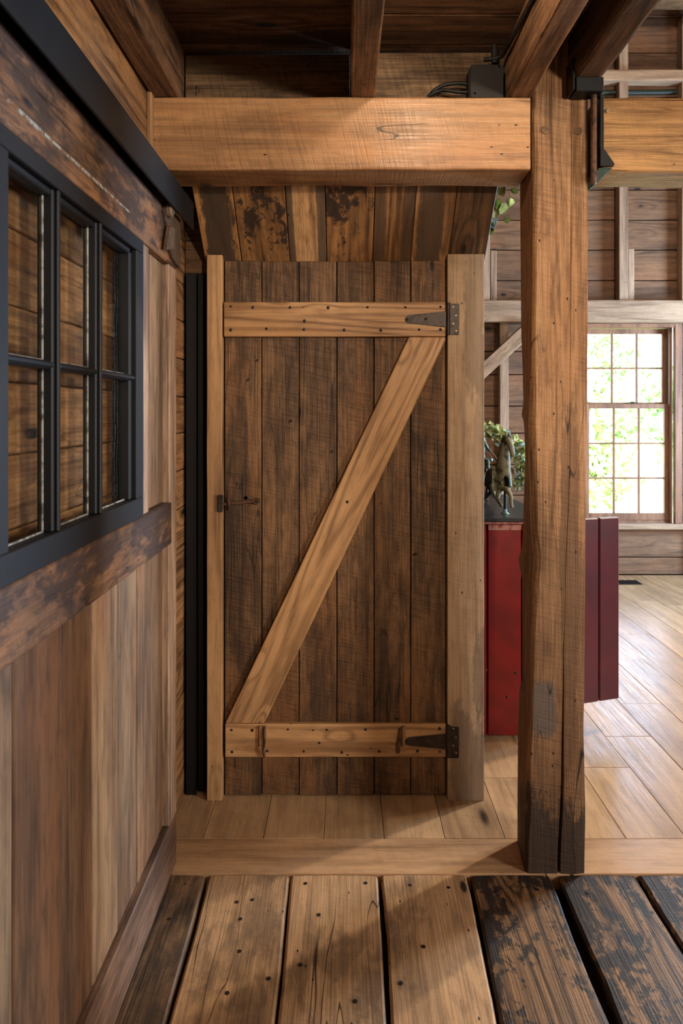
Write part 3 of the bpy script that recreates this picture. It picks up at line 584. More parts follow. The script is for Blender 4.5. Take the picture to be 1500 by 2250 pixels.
# ------------------------------------------------------------------ sloped soffit under the stairs
sx = [-0.527, -0.390, -0.2095, -0.072, 0.099, 0.2405, 0.3815, 0.519]
smat = ['soff_corner', 'soff_orange', 'soff_pale', 'soff_orange', 'soff_streak', 'soff_patch', 'soff_brown']
sof = empty('sloped_soffit', (0, 2.55, 2.0)); mark(sof, 'sloping soffit of mismatched stained planks above the braced door', 'soffit')
A = Vector((0, 2.556, 1.996)); B = Vector((0, 2.287, 2.245)); SL = (B-A).length; SA = math.atan2(B.z-A.z, B.y-A.y)
for i in range(7):
    a, b = sx[i]+0.0012, sx[i+1]-0.0012; w = b-a
    # local x runs down the slope, local y across the plank, local z out of the soffit
    bm = bmesh.new(); bmesh.ops.create_cube(bm, size=1.0); bmesh.ops.scale(bm, vec=(SL, w, 0.02), verts=bm.verts[:])
    bmesh.ops.bevel(bm, geom=bm.edges[:], offset=0.002, segments=1, affect='EDGES')
    o = link('soffit_plank', finish(bm, 'soffit_plank', 20), M[smat[i]], sof)
    ex = (A-B).normalized(); ey = Vector((1, 0, 0)); ez = ex.cross(ey)
    R = Matrix((ex, ey, ez)).transposed().to_euler()
    o.rotation_euler = R
    mid = (A+B)/2+Vector(((a+b)/2, 0, 0))+(Vector((0, 0.7, 0.7))*0.010)+Vector((0, 0, random.uniform(-0.001, 0.001)))
    o.location = mid-sof.location
board('top_cleat', -0.52, 0.51, 2.283, 2.31, 2.262, 2.30, M['backing'], sof, 0)

# ------------------------------------------------------------------ braced Z door
YD = 2.548
door = struct(empty('door_1', (-0.04, YD, 0.0)), 'ledged and braced plank door with one diagonal timber')
su = [493, 574.5, 656.5, 739.5, 821.5, 902, 979.5]
for i in range(6):
    d = random.uniform(-0.0015, 0.0015); zt = ZV(573.5+random.uniform(-1, 1), YD); zb = ZV(1746.5+random.uniform(-2.0, 1.5), YD)
    board('door_board', XU(su[i], YD)+0.0014, XU(su[i+1], YD)-0.0014, YD+d, YD+0.026, zb, zt, M['door'], door, 0.0025)
nailm = cylmesh(0.0055, 0.0016, 9, M['nail'], 0.0045, 'nail_mesh', True)
def nails(parent, pts, Y):
    for u, v in pts:
        o = link('nail', nailm, M['nail'], parent, P(u, v, Y)); s = random.uniform(0.8, 1.15); o.scale = (s, 1, s*random.uniform(0.8, 1.1))
Yb = YD-0.024
bt = board('batten', XU(491, Yb), XU(979, Yb), Yb, YD-0.0018, ZV(739.5, Yb), ZV(663.5, Yb), M['batten'], door, 0.003)
bl = board('batten', XU(494, Yb), XU(980, Yb), Yb, YD-0.0018, ZV(1664.5, Yb), ZV(1591.5, Yb), M['batten'], door, 0.003)
c0 = lambda x, y: (430+x*650/1500.0, 540+y*640/1477.0)
nails(bt, [c0(*p) for p in ((177, 308), (289, 313), (478, 313), (671, 314), (870, 312), (1062, 312), (1240, 310), (177, 427), (358, 421), (548, 425), (752, 427), (937, 428), (1131, 425), (1240, 425), (551, 382))], Yb)
c1 = lambda x, y: (430+x*650/1500.0, 1160+y*640/1477.0)
nails(bl, [c1(*p) for p in ((181, 1025), (286, 1026), (467, 1022), (664, 1024), (860, 1022), (1235, 1018), (184, 1136), (362, 1131), (547, 1133), (740, 1138), (930, 1133), (1124, 1131), (1237, 1135), (626, 1090))], Yb)
bp = [P(898, 740.5, Yb), P(979, 740.5, Yb), P(979, 748, Yb), P(580, 1590.5, Yb), P(494.5, 1590.5, Yb)]
br = prism('brace', [(p.x, p.z) for p in bp], Yb+0.001, YD-0.0018, 'xz', M['batten'], door, 0.003, math.atan2(bp[1].z-bp[3].z, bp[1].x-bp[3].x))
nails(br, [c0(*p) for p in ((1104, 505), (1213, 505), (1007, 789), (956, 1045), (755, 1222))]+[c1(*p) for p in ((666, 219), (531, 474), (389, 553), (391, 596), (204, 945), (333, 933))], Yb+0.001)
# hinges
def hinge(vm, fl):
    p0 = P(992, vm, Yb-0.001)
    hn = empty('hinge', p0); hn.parent = door; hn.location = p0-door.location
    hn['label'] = 'black iron T hinge'
    Yh = Yb-0.0045
    X = lambda u: XU(u, Yb); Z = lambda dv: ZV(vm+dv, Yb)
    prism('strap', [(X(889), Z(0)), (X(892), Z(-6)), (X(898), Z(-9.5)), (X(980), Z(-18)), (X(980), Z(17)), (X(898), Z(8)), (X(892), Z(6))], Yh, Yb-0.0003, 'xz', M['iron'], hn, 0.0008)
    tube('knuckle', [P(984.5, vm-37+fl, Yb-0.006), P(984.5, vm+34+fl, Yb-0.006)], 0.0078, M['iron'], hn, 12)
    board('plate', X(986), X(1007), 2.514, 2.5188, Z(-34), Z(34), M['iron'], hn, 0.001)
    scm = cylmesh(0.0038, 0.001, 10, M['zinc'], 0.0032, 'screw_mesh')
    hm = cylmesh(0.0034, 0.0006, 10, M['zinc'], None, 'screw_hole_mesh')
    for u, dv in ((995.5, -28), (1002, 25)): link('screw', scm, M['zinc'], hn, P(u, vm+dv, 2.514))
    for u, dv in ((1001.5, -9), (995.5, 9)): link('screw', hm, M['rust'], hn, P(u, vm+dv, 2.514))
    link('screw', nailm, M['nail'], hn, P(935, vm-1, Yh)); link('screw', nailm, M['nail'], hn, P(894, vm, Yh))
hinge(702, 0); hinge(1629, 1)
# latch
lt = empty('latch', P(535, 1105, YD)); lt.parent = door; lt.location = P(535, 1105, YD)-door.location; lt['label'] = 'rusty iron thumb latch'
prism('latch_bar', [(XU(487, 2.53), ZV(1105.5, 2.53)), (XU(487, 2.53), ZV(1111, 2.53)), (XU(560, 2.53), ZV(1104, 2.53)), (XU(560, 2.53), ZV(1098.5, 2.53))], 2.527, 2.535, 'xz', M['rust'], lt, 0.001)
piv = cylmesh(0.013, 0.014, 16, M['rust'], 0.011, 'pivot_mesh'); link('pivot', piv, M['rust'], lt, P(564, 1101, YD))
pv2 = cylmesh(0.006, 0.006, 12, M['iron'], 0.005, 'pivot_pin_mesh', True); link('pivot_pin', pv2, M['iron'], lt, P(564, 1101, YD-0.014))
kp = [P(501, 1091, YD), P(501, 1094, YD-0.014), P(501.5, 1100, YD-0.026), P(502, 1109, YD-0.026), P(502, 1115, YD-0.016), P(501, 1121, YD)]
tube('keeper', spline(kp, 4), 0.0042, M['rust'], lt, 8)
rs = cylmesh(0.0095, 0.003, 12, M['rust'], 0.008, 'rosette_mesh'); link('rosette', rs, M['rust'], lt, P(501, 1093, YD)); link('rosette', rs, M['rust'], lt, P(501, 1120, YD))
th = cylmesh(0.0072, 0.0009, 14, M['hole'], None, 'peep_mesh'); link('peep_hole', th, M['hole'], door, P(540, 1094, YD-0.001))
# hooks on the lower batten
for u, k in ((578, 0), (879, 1)):
    hk = empty('turn_hook', P(u, 1630, Yb)); hk.parent = door; hk.location = P(u, 1630, Yb)-door.location; hk['label'] = 'small wooden cleat with a rusty hook'
    if k == 0:
        board('cleat', XU(569.5, Yb), XU(586.5, Yb), Yb-0.012, Yb-0.0003, ZV(1637, Yb), ZV(1593, Yb), M['jamb'], hk, 0.002)
        tube('hook', spline([P(581, 1597, Yb-0.014), P(580, 1615, Yb-0.017), P(582, 1632, Yb-0.016), P(578, 1645, Yb-0.018), P(579, 1655, Yb-0.014), P(581, 1663, Yb-0.012)], 5), 0.0048, M['rust'], hk, 8)
    else:
        board('cleat', XU(882, Yb), XU(889, Yb), Yb-0.016, Yb-0.0003, ZV(1637, Yb), ZV(1594, Yb), M['jamb'], hk, 0.002)
        tube('hook', spline([P(880, 1600, Yb-0.014), P(879, 1615, Yb-0.016), P(877, 1630, Yb-0.016), P(875, 1640, Yb-0.018), P(875, 1653, Yb-0.012)], 5), 0.0065, M['rust'], hk, 8)
tube('bent_nail', [P(581, 1563, YD-0.001), P(587, 1560, YD-0.014), P(591, 1562, YD-0.018), P(593, 1556, YD-0.02)], 0.0022, M['nail'], door, 6)
tube('bent_nail', [P(868, 1578, YD-0.001), P(876, 1580, YD-0.012)], 0.0025, M['nail'], door, 6)

# jambs
YJ = 2.519
t1 = struct(timber('trim_1', XU(454, YJ), XU(487.5, YJ), YJ, 2.59, 0.001, ZV(560, YJ), 'z', M['jamb'], None, 0.003, 0.0012, 0.08), 'narrow honey coloured door jamb on the latch side')
t2 = struct(timber('trim_2', XU(983, YJ), XU(1063.5, YJ), YJ, 2.60, 0.001, ZV(558.5, YJ), 'z', M['jamb_r'], None, 0.004, 0.0015, 0.06, 3), 'wide grey stained door jamb on the hinge side')
board('strike_plate', XU(479.5, YJ), XU(490, YJ), YJ-0.012, YJ-0.0015, ZV(1124, YJ), ZV(1087, YJ), M['iron'], t1, 0.001)
board('side_board', XU(1000, 2.6), 0.50, 2.60, 2.62, 0.001, 2.0, M['jamb_r'], t2, 0.002)

# black steel column in the corner
sc = empty('steel_column', (-0.565, 2.575, 0)); mark(sc, 'black steel column in the corner behind the sliding door', 'column')
board('flange', -0.599, -0.560, 2.555, 2.562, 0.001, 1.955, M['steel'], sc, 0.001)
board('web', -0.583, -0.576, 2.562, 2.586, 0.001, 1.955, M['steel'], sc, 0.001)
board('gap_plate', -0.560, -0.536, 2.578, 2.586, 0.001, 1.955, M['steel'], sc, 0.001)  # black plate painting in the dark gap beside the column

# ------------------------------------------------------------------ sliding door
XF, XB = -0.537, -0.583
sd = struct(empty('door_2', (-0.56, 1.4, 0.008)), 'sliding barn door of worn boards with a black framed window')
YL, YR = 0.62, 2.165
board('top_rail', XB, XF, YL, YR, 1.887, 2.047, M['rail'], sd, 0.003)
board('middle_rail', XB, XF+0.001, YL, 2.10, 1.030, 1.160, M['rail'], sd, 0.004)
board('bottom_rail', XB, XF, YL, YR, 0.010, 0.170, M['rail_low'], sd, 0.004)
board('end_stile', XB, XF-0.0005, 2.08, YR-0.001, 0.170, 1.887, M['slide_pale'], sd, 0.004)
board('end_stile', XB, XF-0.0005, YL, 0.72, 0.170, 1.887, M['slide'], sd, 0.004)
XP = -0.558
pb_ = [0.72, 0.93, 1.146, 1.334, 1.50, 1.669, 1.826, 2.035, 2.08]
for k, (a, b) in enumerate(zip(pb_[:-1], pb_[1:])):
    d = random.uniform(-0.002, 0.002)
    board('panel_board', XB+0.006, XP+d, a+0.0022, b-0.0022, 0.170, 1.030, M['slide_dark' if k in (0, 2, 3, 7) else 'slide'], sd, 0.003)
board('window_side_board', XB+0.004, XF-0.004, 1.803, 1.872, 1.160, 1.887, M['slide_pale'], sd, 0.003)
for a, b in ((1.873, 1.945), (1.946, 2.01), (2.011, 2.08)):
    board('panel_board', XB+0.006, XP, a, b-0.001, 1.160, 1.887, M['slide'], sd, 0.003)
for a, b, w in ((0.9, 1.07, 0.004), (1.08, 1.215, 0.0075), (1.215, 1.40, 0.006), (1.40, 1.53, 0.0075), (1.53, 1.70, 0.005)):
    board('paint_streak', XF-0.0005, XF+0.0006, a, b-0.004, 1.931-w/2, 1.931+w/2, M['paintline'], sd, 0.0002)
# black sash
XS = XF+0.003
ws = empty('window_sash', (XS, 1.4, 1.16)); ws.parent = sd; ws.location = Vector((XS, 1.4, 1.16))-sd.location; ws['label'] = 'black painted six pane sash'
WB = -0.577
board('sash_rail', WB, XS, 1.02, 1.801, 1.161, 1.213, M['black'], ws, 0.002)
board('sash_rail', WB, XS, 1.02, 1.801, 1.850, 1.886, M['black'], ws, 0.002)
board('sash_stile', WB, XS, 1.02, 1.082, 1.213, 1.850, M['black'], ws, 0.002)
board('sash_stile', WB, XS, 1.742, 1.801, 1.213, 1.850, M['black'], ws, 0.002)
cols = [(1.082, 1.262), (1.290, 1.482), (1.510, 1.742)]
rows = [(1.213, 1.515), (1.530, 1.850)]
def muntin(axis, c, a, b):
    # stepped moulding: a thick core with a narrower bead on top
    if axis == 'z':
        board('muntin', -0.572, XS-0.008, c-0.014, c+0.014, a, b, M['black'], ws, 0.003)
        board('muntin_bead', XS-0.009, XS-0.001, c-0.0055, c+0.0055, a, b, M['black'], ws, 0.003)
    else:
        board('muntin', -0.572, XS-0.008, a, b, c-0.0075, c+0.0075, M['black'], ws, 0.003)
        board('muntin_bead', XS-0.009, XS-0.004, a, b, c-0.004, c+0.004, M['black'], ws, 0.002)
for c in (1.276, 1.496): muntin('z', c, 1.213, 1.850)
for a, b in cols: muntin('y', 1.5225, a, b)
board('sash_bead', -0.574, XS-0.012, 1.722, 1.742, 1.213, 1.850, M['black'], ws, 0.003)
board('sash_bead', -0.574, XS-0.012, 1.082, 1.742, 1.836, 1.850, M['black'], ws, 0.003)
for a, b in cols:
    for c, d in rows:
        board('glazing_putty_glint', -0.5625, -0.5585, a, b, c, c+0.0035, M['putty_glint'], ws, 0.001)  # pale putty strips double as painted glint lines at bottom and right
        board('glazing_putty_glint', -0.5625, -0.5585, b-0.003, b, c+0.0035, d, M['putty_glint'], ws, 0.001)
        board('pane', -0.5655, -0.5625, a+0.0005, b-0.0005, c+0.0005, d-0.0005, M['oldglass'], ws, 0)
# carved hanger piece on the top rail
XH = XF+0.001
hg2 = empty('carved_hanger', (XH, 2.11, 1.9)); hg2.parent = sd; hg2.location = Vector((XH, 2.11, 1.9))-sd.location; hg2['label'] = 'carved wooden hanger plate with a peg'
def yz(u, v, X=-0.537):
    Y = -X*FPX/(U0-u); return (Y, ZV(v, Y))
pl = [(356.5, 441), (363, 440), (372, 446), (376, 458), (379, 470), (389, 482), (389.5, 540), (389, 590), (380, 578), (372, 566), (367.5, 552), (367, 520), (358, 482), (355, 462)]
prism('plate', [yz(u, v) for u, v in pl], XH-0.001, XH+0.010, 'yz', M['carved'], hg2, 0.002)
prism('knob', [yz(u, v) for u, v in ((355, 448), (360, 440), (366, 444), (366, 470), (360, 480), (356, 472))], XH+0.008, XH+0.026, 'yz', M['carved'], hg2, 0.004)
prism('peg', [yz(u, v) for u, v in ((360, 496), (369, 500), (366, 550), (351, 549))], XH+0.004, XH+0.022, 'yz', M['carved'], hg2, 0.004)
tube('roller_bolt', [(XF-0.012, yz(350, 430)[0], 2.04), (XF-0.012, yz(350, 430)[0], 2.075), (XF-0.012, yz(350, 430)[0], 2.095)], 0.006, M['rust'], hg2, 8)

# track
tr = empty('door_track', (-0.5, 1.0, 2.03)); mark(tr, 'long black steel track channel above the sliding door', 'track')
TY0, TY1 = -1.2, 2.245
board('fascia', -0.508, -0.50, TY0, TY1, 2.033, 2.122, M['steel'], tr, 0.002)
board('top_plate', -0.607, -0.508, TY0, TY1, 2.114, 2.122, M['steel'], tr, 0.001)
board('back_plate', -0.607, -0.600, TY0, TY1, 2.06, 2.114, M['steel'], tr, 0.001)
tube('roller_rail', [(-0.553, TY0, 2.098), (-0.553, TY1, 2.098)], 0.012, M['steel'], tr, 8)

# ------------------------------------------------------------------ window in the far wall
win = struct(empty('window_1', (2.48, 6.0, WZ0)), 'double hung window with many small panes onto greenery')
GX0, GX1 = 2.145, 2.808
def sash(name, Y, z0, z1, rows, brail, trail, lab):
    s = empty(name, (2.48, Y, z0)); s.parent = win; s.location = Vector((2.48, Y, z0))-win.location; s['label'] = lab
    board('stile', GX0-0.048, GX0, Y, Y+0.035, z0-brail, z1+trail, M['sash'], s, 0.003)
    board('stile', GX1, GX1+0.048, Y, Y+0.035, z0-brail, z1+trail, M['sash'], s, 0.003)
    board('rail', GX0, GX1, Y, Y+0.035, z0-brail, z0, M['sash'], s, 0.003)
    board('rail', GX0, GX1, Y, Y+0.035, z1, z1+trail, M['sash'], s, 0.003)
    w = (GX1-GX0)/3; h = (z1-z0)/rows
    for k in (1, 2): board('muntin', GX0+k*w-0.009, GX0+k*w+0.009, Y+0.006, Y+0.030, z0, z1, M['sash'], s, 0.003)
    for r in range(1, rows):
        for k in range(3): board('muntin', GX0+k*w+0.009*(k > 0), GX0+(k+1)*w-0.009*(k < 2), Y+0.007, Y+0.029, z0+r*h-0.008, z0+r*h+0.008, M['sash'], s, 0.003)
    for r in range(rows):
        for k in range(3): board('pane', GX0+k*w+0.006, GX0+(k+1)*w-0.006, Y+0.016, Y+0.019, z0+r*h+0.006, z0+(r+1)*h-0.006, M['glass'], s, 0)
sash('upper_sash', 6.065, 1.517, 2.125, 2, 0.03, 0.045, 'upper sash of six panes')
sash('lower_sash', 6.02, 0.540, 1.462, 3, 0.062, 0.042, 'lower sash of nine panes')
lk = empty('sash_lock', (2.555, 6.02, 1.505)); lk.parent = win; lk.location = Vector((2.555, 6.02, 1.505))-win.location; lk['label'] = 'dark metal sash lock'
board('lock_base', 2.525, 2.575, 6.024, 6.046, 1.5045, 1.512, M['iron'], lk, 0.002); board('lock_lever', 2.505, 2.55, 6.028, 6.036, 1.512, 1.524, M['iron'], lk, 0.003)
M['jambpale'] = plain('pale_jamb_liner', (206, 212, 214), 0.45, 0, 0.1, 10, 0.02)
board('side_jamb', GX1+0.049, GX1+0.062, 6.0, 6.14, 0.455, 2.19, M['jambpale'], win, 0.002)
board('side_jamb', GX0-0.062, GX0-0.049, 6.0, 6.14, 0.455, 2.19, M['jambpale'], win, 0.002)
board('head_jamb', GX0-0.06, GX1+0.06, 6.0, 6.14, 2.175, 2.207, M['sash'], win, 0.002)
board('sill', GX0-0.06, GX1+0.06, 6.02, 6.2, 0.43, 0.476, M['sash'], win, 0.003)
board('casing', GX1+0.062, GX1+0.125, 5.955, 6.0, 0.456, 2.205, M['sash'], win, 0.003)
board('casing', GX0-0.125, GX0-0.062, 5.955, 6.0, 0.456, 2.205, M['sash'], win, 0.003)
board('casing', GX0-0.06, GX1+0.06, 5.955, 6.0, 2.172, 2.205, M['sash'], win, 0.003)
board('stop', GX1+0.035, GX1+0.049, 6.0, 6.018, 0.476, 2.175, M['sash'], win, 0.002)

# ------------------------------------------------------------------ red cabinet
cab = empty('cabinet', (0.6, 3.3, 0)); mark(cab, 'red painted plank cabinet with a black top behind the post', 'cabinet')
for i, (a, b) in enumerate(((0.46, 0.618), (0.622, 0.770), (0.775, 0.858))):
    board('front_board', a, b, 3.0, 3.02, 0.012, 0.942, M['red'], cab, 0.004)
board('top_lip', 0.622, 0.770, 2.992, 3.0, 0.915, 0.940, M['redtop'], cab, 0.003)
board('side_panel', 0.838, 0.858, 3.021, 3.79, 0.012, 0.942, M['red'], cab, 0.003)
board('side_panel', 0.46, 0.48, 3.021, 3.79, 0.012, 0.942, M['red'], cab, 0.003)
board('back_panel', 0.48, 0.838, 3.77, 3.79, 0.012, 0.942, M['red'], cab, 0.003)
for x in (0.48, 0.80):
    for yy in (3.03, 3.73): board('foot', x, x+0.04, yy, yy+0.04, 0.0, 0.012, M['backing'], cab, 0.001)
board('sub_top', 0.45, 0.868, 2.985, 3.81, 0.943, 0.954, M['redtop'], cab, 0.003)
board('top', 0.44, 0.892, 2.975, 3.83, 0.955, 0.972, M['ebony'], cab, 0.003)
# open leaf
H0 = Vector((0.872, 2.99)); H1 = Vector((XU(1360, 3.107), 3.107)); dl = (H1-H0).normalized(); nl = Vector((-dl.y, dl.x)); LL = (H1-H0).length
an = math.atan2(dl.y, dl.x)
leaf = empty('open_leaf', (H0.x, H0.y, 0.13)); leaf.parent = cab; leaf.location = Vector((H0.x, H0.y, 0.13))-cab.location; leaf['label'] = 'red cabinet door swung open, tinted purple for blue daylight'
leaf.rotation_euler = (0, 0, an)
kk = (XU(1316, 3.075)-H0.x)/(H1.x-H0.x)*LL
for a, b in ((0.004, kk-0.118), (kk-0.113, kk-0.002), (kk+0.003, LL)):
    o = link('leaf_board', boxmesh(b-a, 0.022, 0.826, 0.004, M['red_bluelit']), None, None, (0, 0, 0)); o.parent = leaf; o.location = ((a+b)/2, 0.011, 0.413)
for z in (0.12, 0.68):
    o = link('leaf_batten', boxmesh(LL-0.06, 0.02, 0.08, 0.003, M['red_bluelit']), None, None, (0, 0, 0)); o.parent = leaf; o.location = (LL/2, 0.0325, z)
    o = link('leaf_hinge', boxmesh(0.03, 0.01, 0.07, 0.002, M['iron']), None, None, (0, 0, 0)); o.parent = leaf; o.location = (0.0, 0.016, z)

# ------------------------------------------------------------------ horse weathervane
def skin(name, verts, edges, radii, mat, parent, loc, sub=2):
    me = bpy.data.meshes.new(name); L = Vector(loc)
    me.from_pydata([Vector(v)-L for v in verts], edges, []); me.update()
    o = link(name, me, mat, parent, loc)
    md = o.modifiers.new('Skin', 'SKIN'); md.use_smooth_shade = True
    for i, r in enumerate(radii):
        sv = me.skin_vertices[0].data[i]; rr = r if isinstance(r, tuple) else (r, r); sv.radius = rr; sv.use_root = (i == 0)
    s2 = o.modifiers.new('Subdivision', 'SUBSURF'); s2.levels = sub; s2.render_levels = sub
    return o
TOPZ = 0.972
hv = empty('horse_weathervane', (0.72, 3.18, TOPZ)); mark(hv, 'weathered copper running horse weathervane on the black cabinet top', 'weathervane')
def H(u, v, Y): return P(u, v, Y)
V = [H(1101, 1052, 3.17), H(1106, 1056, 3.11), H(1094, 1046, 3.26), H(1083, 1042, 3.36), H(1074, 1044, 3.44),   # 0 barrel,1 chest,2 back,3 loin,4 rump
     H(1104, 1030, 3.10), H(1106, 1002, 3.07), H(1110, 978, 3.05), H(1113, 962, 3.03),                          # 5-8 neck, poll
     H(1121, 978, 2.995), H(1125, 996, 2.975), H(1127, 1004, 2.97),                                                # 9-11 head
     H(1112, 1072, 3.09), H(1117, 1082, 3.06), H(1122, 1090, 3.04), H(1123, 1108, 3.035), H(1125, 1117, 3.03),                          # near foreleg (raised)
     H(1098, 1072, 3.13), H(1094, 1086, 3.12), H(1092, 1098, 3.10), H(1098, 1106, 3.075), H(1102, 1114, 3.07),                         # other foreleg
     H(1078, 1064, 3.42), H(1082, 1078, 3.40), H(1074, 1086, 3.47), H(1068, 1094, 3.52), H(1066, 1099, 3.52),                           # hind leg back
     H(1070, 1062, 3.46), H(1080, 1076, 3.36), H(1086, 1086, 3.40), H(1088, 1094, 3.34)]
E = [(0, 1), (0, 2), (2, 3), (3, 4), (1, 5), (5, 6), (6, 7), (7, 8), (8, 9), (9, 10), (10, 11), (1, 12), (12, 13), (13, 14), (14, 15), (15, 16), (1, 17), (17, 18), (18, 19), (19, 20), (20, 21),
     (4, 22), (22, 23), (23, 24), (24, 25), (25, 26), (4, 27), (27, 28), (28, 29), (29, 30)]
Rr = [0.050, 0.045, 0.046, 0.042, 0.040, 0.037, 0.029, 0.023, 0.018, 0.015, 0.011, 0.009, 0.017, 0.012, 0.010, 0.0075, 0.0095, 0.017, 0.012, 0.010, 0.0075, 0.0095, 0.022, 0.015, 0.010, 0.008, 0.009, 0.022, 0.014, 0.010, 0.008]
skin('horse_body', V, E, Rr, M['verdigris'], hv, (0.72, 3.18, 1.08))
# ears, mane, tail
for du in (-2.5, 3.0):
    tube('ear', [H(1114+du, 960, 3.03), H(1114.5+du*1.2, 955, 3.03), H(1115+du*1.3, 949, 3.028)], 0.005, M['verdigris'], hv, 6, None, [0.006, 0.005, 0.001])
mp = [H(1108, 957, 3.05), H(1103, 975, 3.085), H(1099, 1000, 3.11), H(1097, 1022, 3.135), H(1098, 1036, 3.15)]
tube('mane', spline(mp, 5), 0.008, M['verdigris'], hv, 7, None, [0.006+0.005*abs(math.sin(k*1.3)) for k in range(21)])
tube('tail', spline([H(1071, 1034, 3.47), H(1064, 1034, 3.53), H(1060, 1045, 3.58), H(1058, 1060, 3.60)], 5), 0.012, M['verdigris'], hv, 7)
tube('blue_crest', spline([H(1118, 957, 3.035), H(1122, 963, 3.02), H(1126, 980, 2.99), H(1128, 995, 2.975)], 4), 0.0055, M['teal'], hv, 7)
tube('blue_flank', spline([H(1117, 1004, 3.09), H(1118, 1030, 3.10), H(1119, 1055, 3.09), H(1121, 1070, 3.075)], 4), 0.007, M['teal'], hv, 7)
tube('support_rod', [(0.722, 3.10, TOPZ), (0.722, 3.10, 1.01), (0.724, 3.105, 1.10)], 0.0065, M['steel'], hv, 10)
ft = tube('rod_foot', [(0.722, 3.10, TOPZ+0.0005), (0.722, 3.10, TOPZ+0.004), (0.722, 3.10, TOPZ+0.008), (0.722, 3.10, TOPZ+0.022)], 0.012, M['teal'], hv, 14, None, [0.020, 0.018, 0.010, 0.0085])
for s_, pts in enumerate(([H(1063, 1035, 3.6), H(1072, 1038, 3.40), H(1088, 1049, 3.2), H(1102, 1061, 3.06)], [H(1128, 1056, 3.10), H(1122, 1050, 3.13), H(1105, 1040, 3.35), H(1090, 1034, 3.6)])):
    tube('cart_shaft', spline(pts, 5), 0.0025, M['cord'], hv, 6)
for pts in ([H(1066, 988, 3.55), H(1080, 1005, 3.35), H(1092, 1016, 3.2), H(1110, 997, 3.03)], [H(1076, 988, 3.55), H(1088, 1003, 3.35), H(1095, 1017, 3.2)]):
    tube('rein', spline(pts, 5), 0.0018, M['cord'], hv, 6)
# driver and sulky
dv_ = [H(1054, 1005, 3.58), H(1056, 985, 3.58), H(1058, 970, 3.58), H(1059, 960, 3.575), H(1060, 948, 3.57), H(1066, 976, 3.56), H(1072, 988, 3.54), H(1078, 992, 3.50), H(1064, 1010, 3.54), H(1072, 1014, 3.46), H(1073, 1030, 3.44)]
skin('driver', dv_, [(0, 1), (1, 2), (2, 3), (3, 4), (2, 5), (5, 6), (6, 7), (0, 8), (8, 9), (9, 10)], [0.022, 0.024, 0.022, 0.009, 0.017, 0.011, 0.008, 0.006, 0.013, 0.009, 0.007], M['teal'], hv, (0.72, 3.55, 1.2))
tube('sulky_seat', [H(1050, 1011, 3.58), H(1070, 1011, 3.56), H(1081, 1010, 3.54)], 0.007, M['teal'], hv, 8)
tube('sulky_post', [H(1070, 1012, 3.56), H(1070, 1050, 3.56), (XU(1070, 3.56), 3.56, TOPZ)], 0.0065, M['steel'], hv, 8)
wr = []
for k in range(25):
    w = k*2*math.pi/24; wr.append((0.705, 3.53+0.11*math.cos(w), TOPZ+0.1135+0.11*math.sin(w)))
tube('wheel_rim', wr, 0.0035, M['steel'], hv, 6)
for k in range(4):
    w = k*math.pi/4; d = Vector((0, math.cos(w), math.sin(w)))*0.108; c = Vector((0.705, 3.53, TOPZ+0.1135)); tube('wheel_spoke', [c-d, c+d], 0.0015, M['steel'], hv, 5)

# ------------------------------------------------------------------ eucalyptus
def leafmesh(mat, l, w, cup):
    bm = bmesh.new(); n = 7; rows_ = []
    for i in range(n+1):
        t = i/n; hw = w*math.sin(math.pi*min(1, t*0.96+0.04))**0.62
        rows_.append([bm.verts.new((x*hw, t*l, cup*(abs(x)**2)*hw*1.2-0.25*l*cup*(t-0.5)**2)) for x in (-1, -0.5, 0, 0.5, 1)])
    for a, b in zip(rows_[:-1], rows_[1:]):
        for j in range(4): bm.faces.new((a[j], a[j+1], b[j+1], b[j]))
    r = bmesh.ops.solidify(bm, geom=bm.faces[:], thickness=0.0006)
    me = finish(bm, 'leaf_mesh', 60); me.materials.append(mat); return me
LM = [leafmesh(M['leaf_a'], 0.034, 0.015, 0.6), leafmesh(M['leaf_a'], 0.028, 0.014, 0.9), leafmesh(M['leaf_b'], 0.036, 0.014, 0.5), leafmesh(M['leaf_b'], 0.026, 0.012, 0.7), leafmesh(M['leaf_c'], 0.034, 0.010, 0.8)]
def put_leaf(parent, p, d, k, roll=0.0, s=1.0):
    ly = Vector(d).normalized(); lz = Vector((0.25, -1.0, 0.35)); lz = (lz-ly*lz.dot(ly)).normalized(); lx = ly.cross(lz)
    e = (Matrix((lx, ly, lz)).transposed() @ Matrix.Rotation(roll, 3, 'Y')).to_euler()
    o = link('leaf', LM[k], None, parent, p, e); o.scale = (s, s, s); return o
gl = empty('eucalyptus_garland', (0.9, 3.77, TOPZ)); mark(gl, 'leafy eucalyptus garland arching behind the copper horse', 'plant')
gp = spline([P(1048, 940, 3.76), P(1072, 945, 3.76), P(1095, 958, 3.77), P(1120, 972, 3.78), P(1138, 1000, 3.79), P(1142, 1035, 3.79), P(1140, 1066, 3.78), P(1134, 1084, 3.77)], 10)
tube('stem', gp, 0.003, M['twig'], gl, 6)
random.seed(21)
for i in range(150):
    k = random.random(); j = int(k*(len(gp)-1)); p = gp[j]+Vector((random.gauss(0, 0.026), random.uniform(-0.05, 0.04), random.gauss(0, 0.026)))
    if p.z < TOPZ+0.03: p.z = TOPZ+0.03+random.random()*0.03
    d = Vector((random.gauss(0, 0.7), random.gauss(-0.5, 0.5), random.gauss(-0.15, 0.7)))
    if p.z < TOPZ+0.08: d.z = abs(d.z)
    lowp = j/len(gp) > 0.62
    put_leaf(gl, p, d, random.choice((2, 3, 2, 3, 0, 4) if lowp else (0, 1, 0, 1, 2, 4)), random.uniform(-0.9, 0.9), random.uniform(0.95, 1.45))
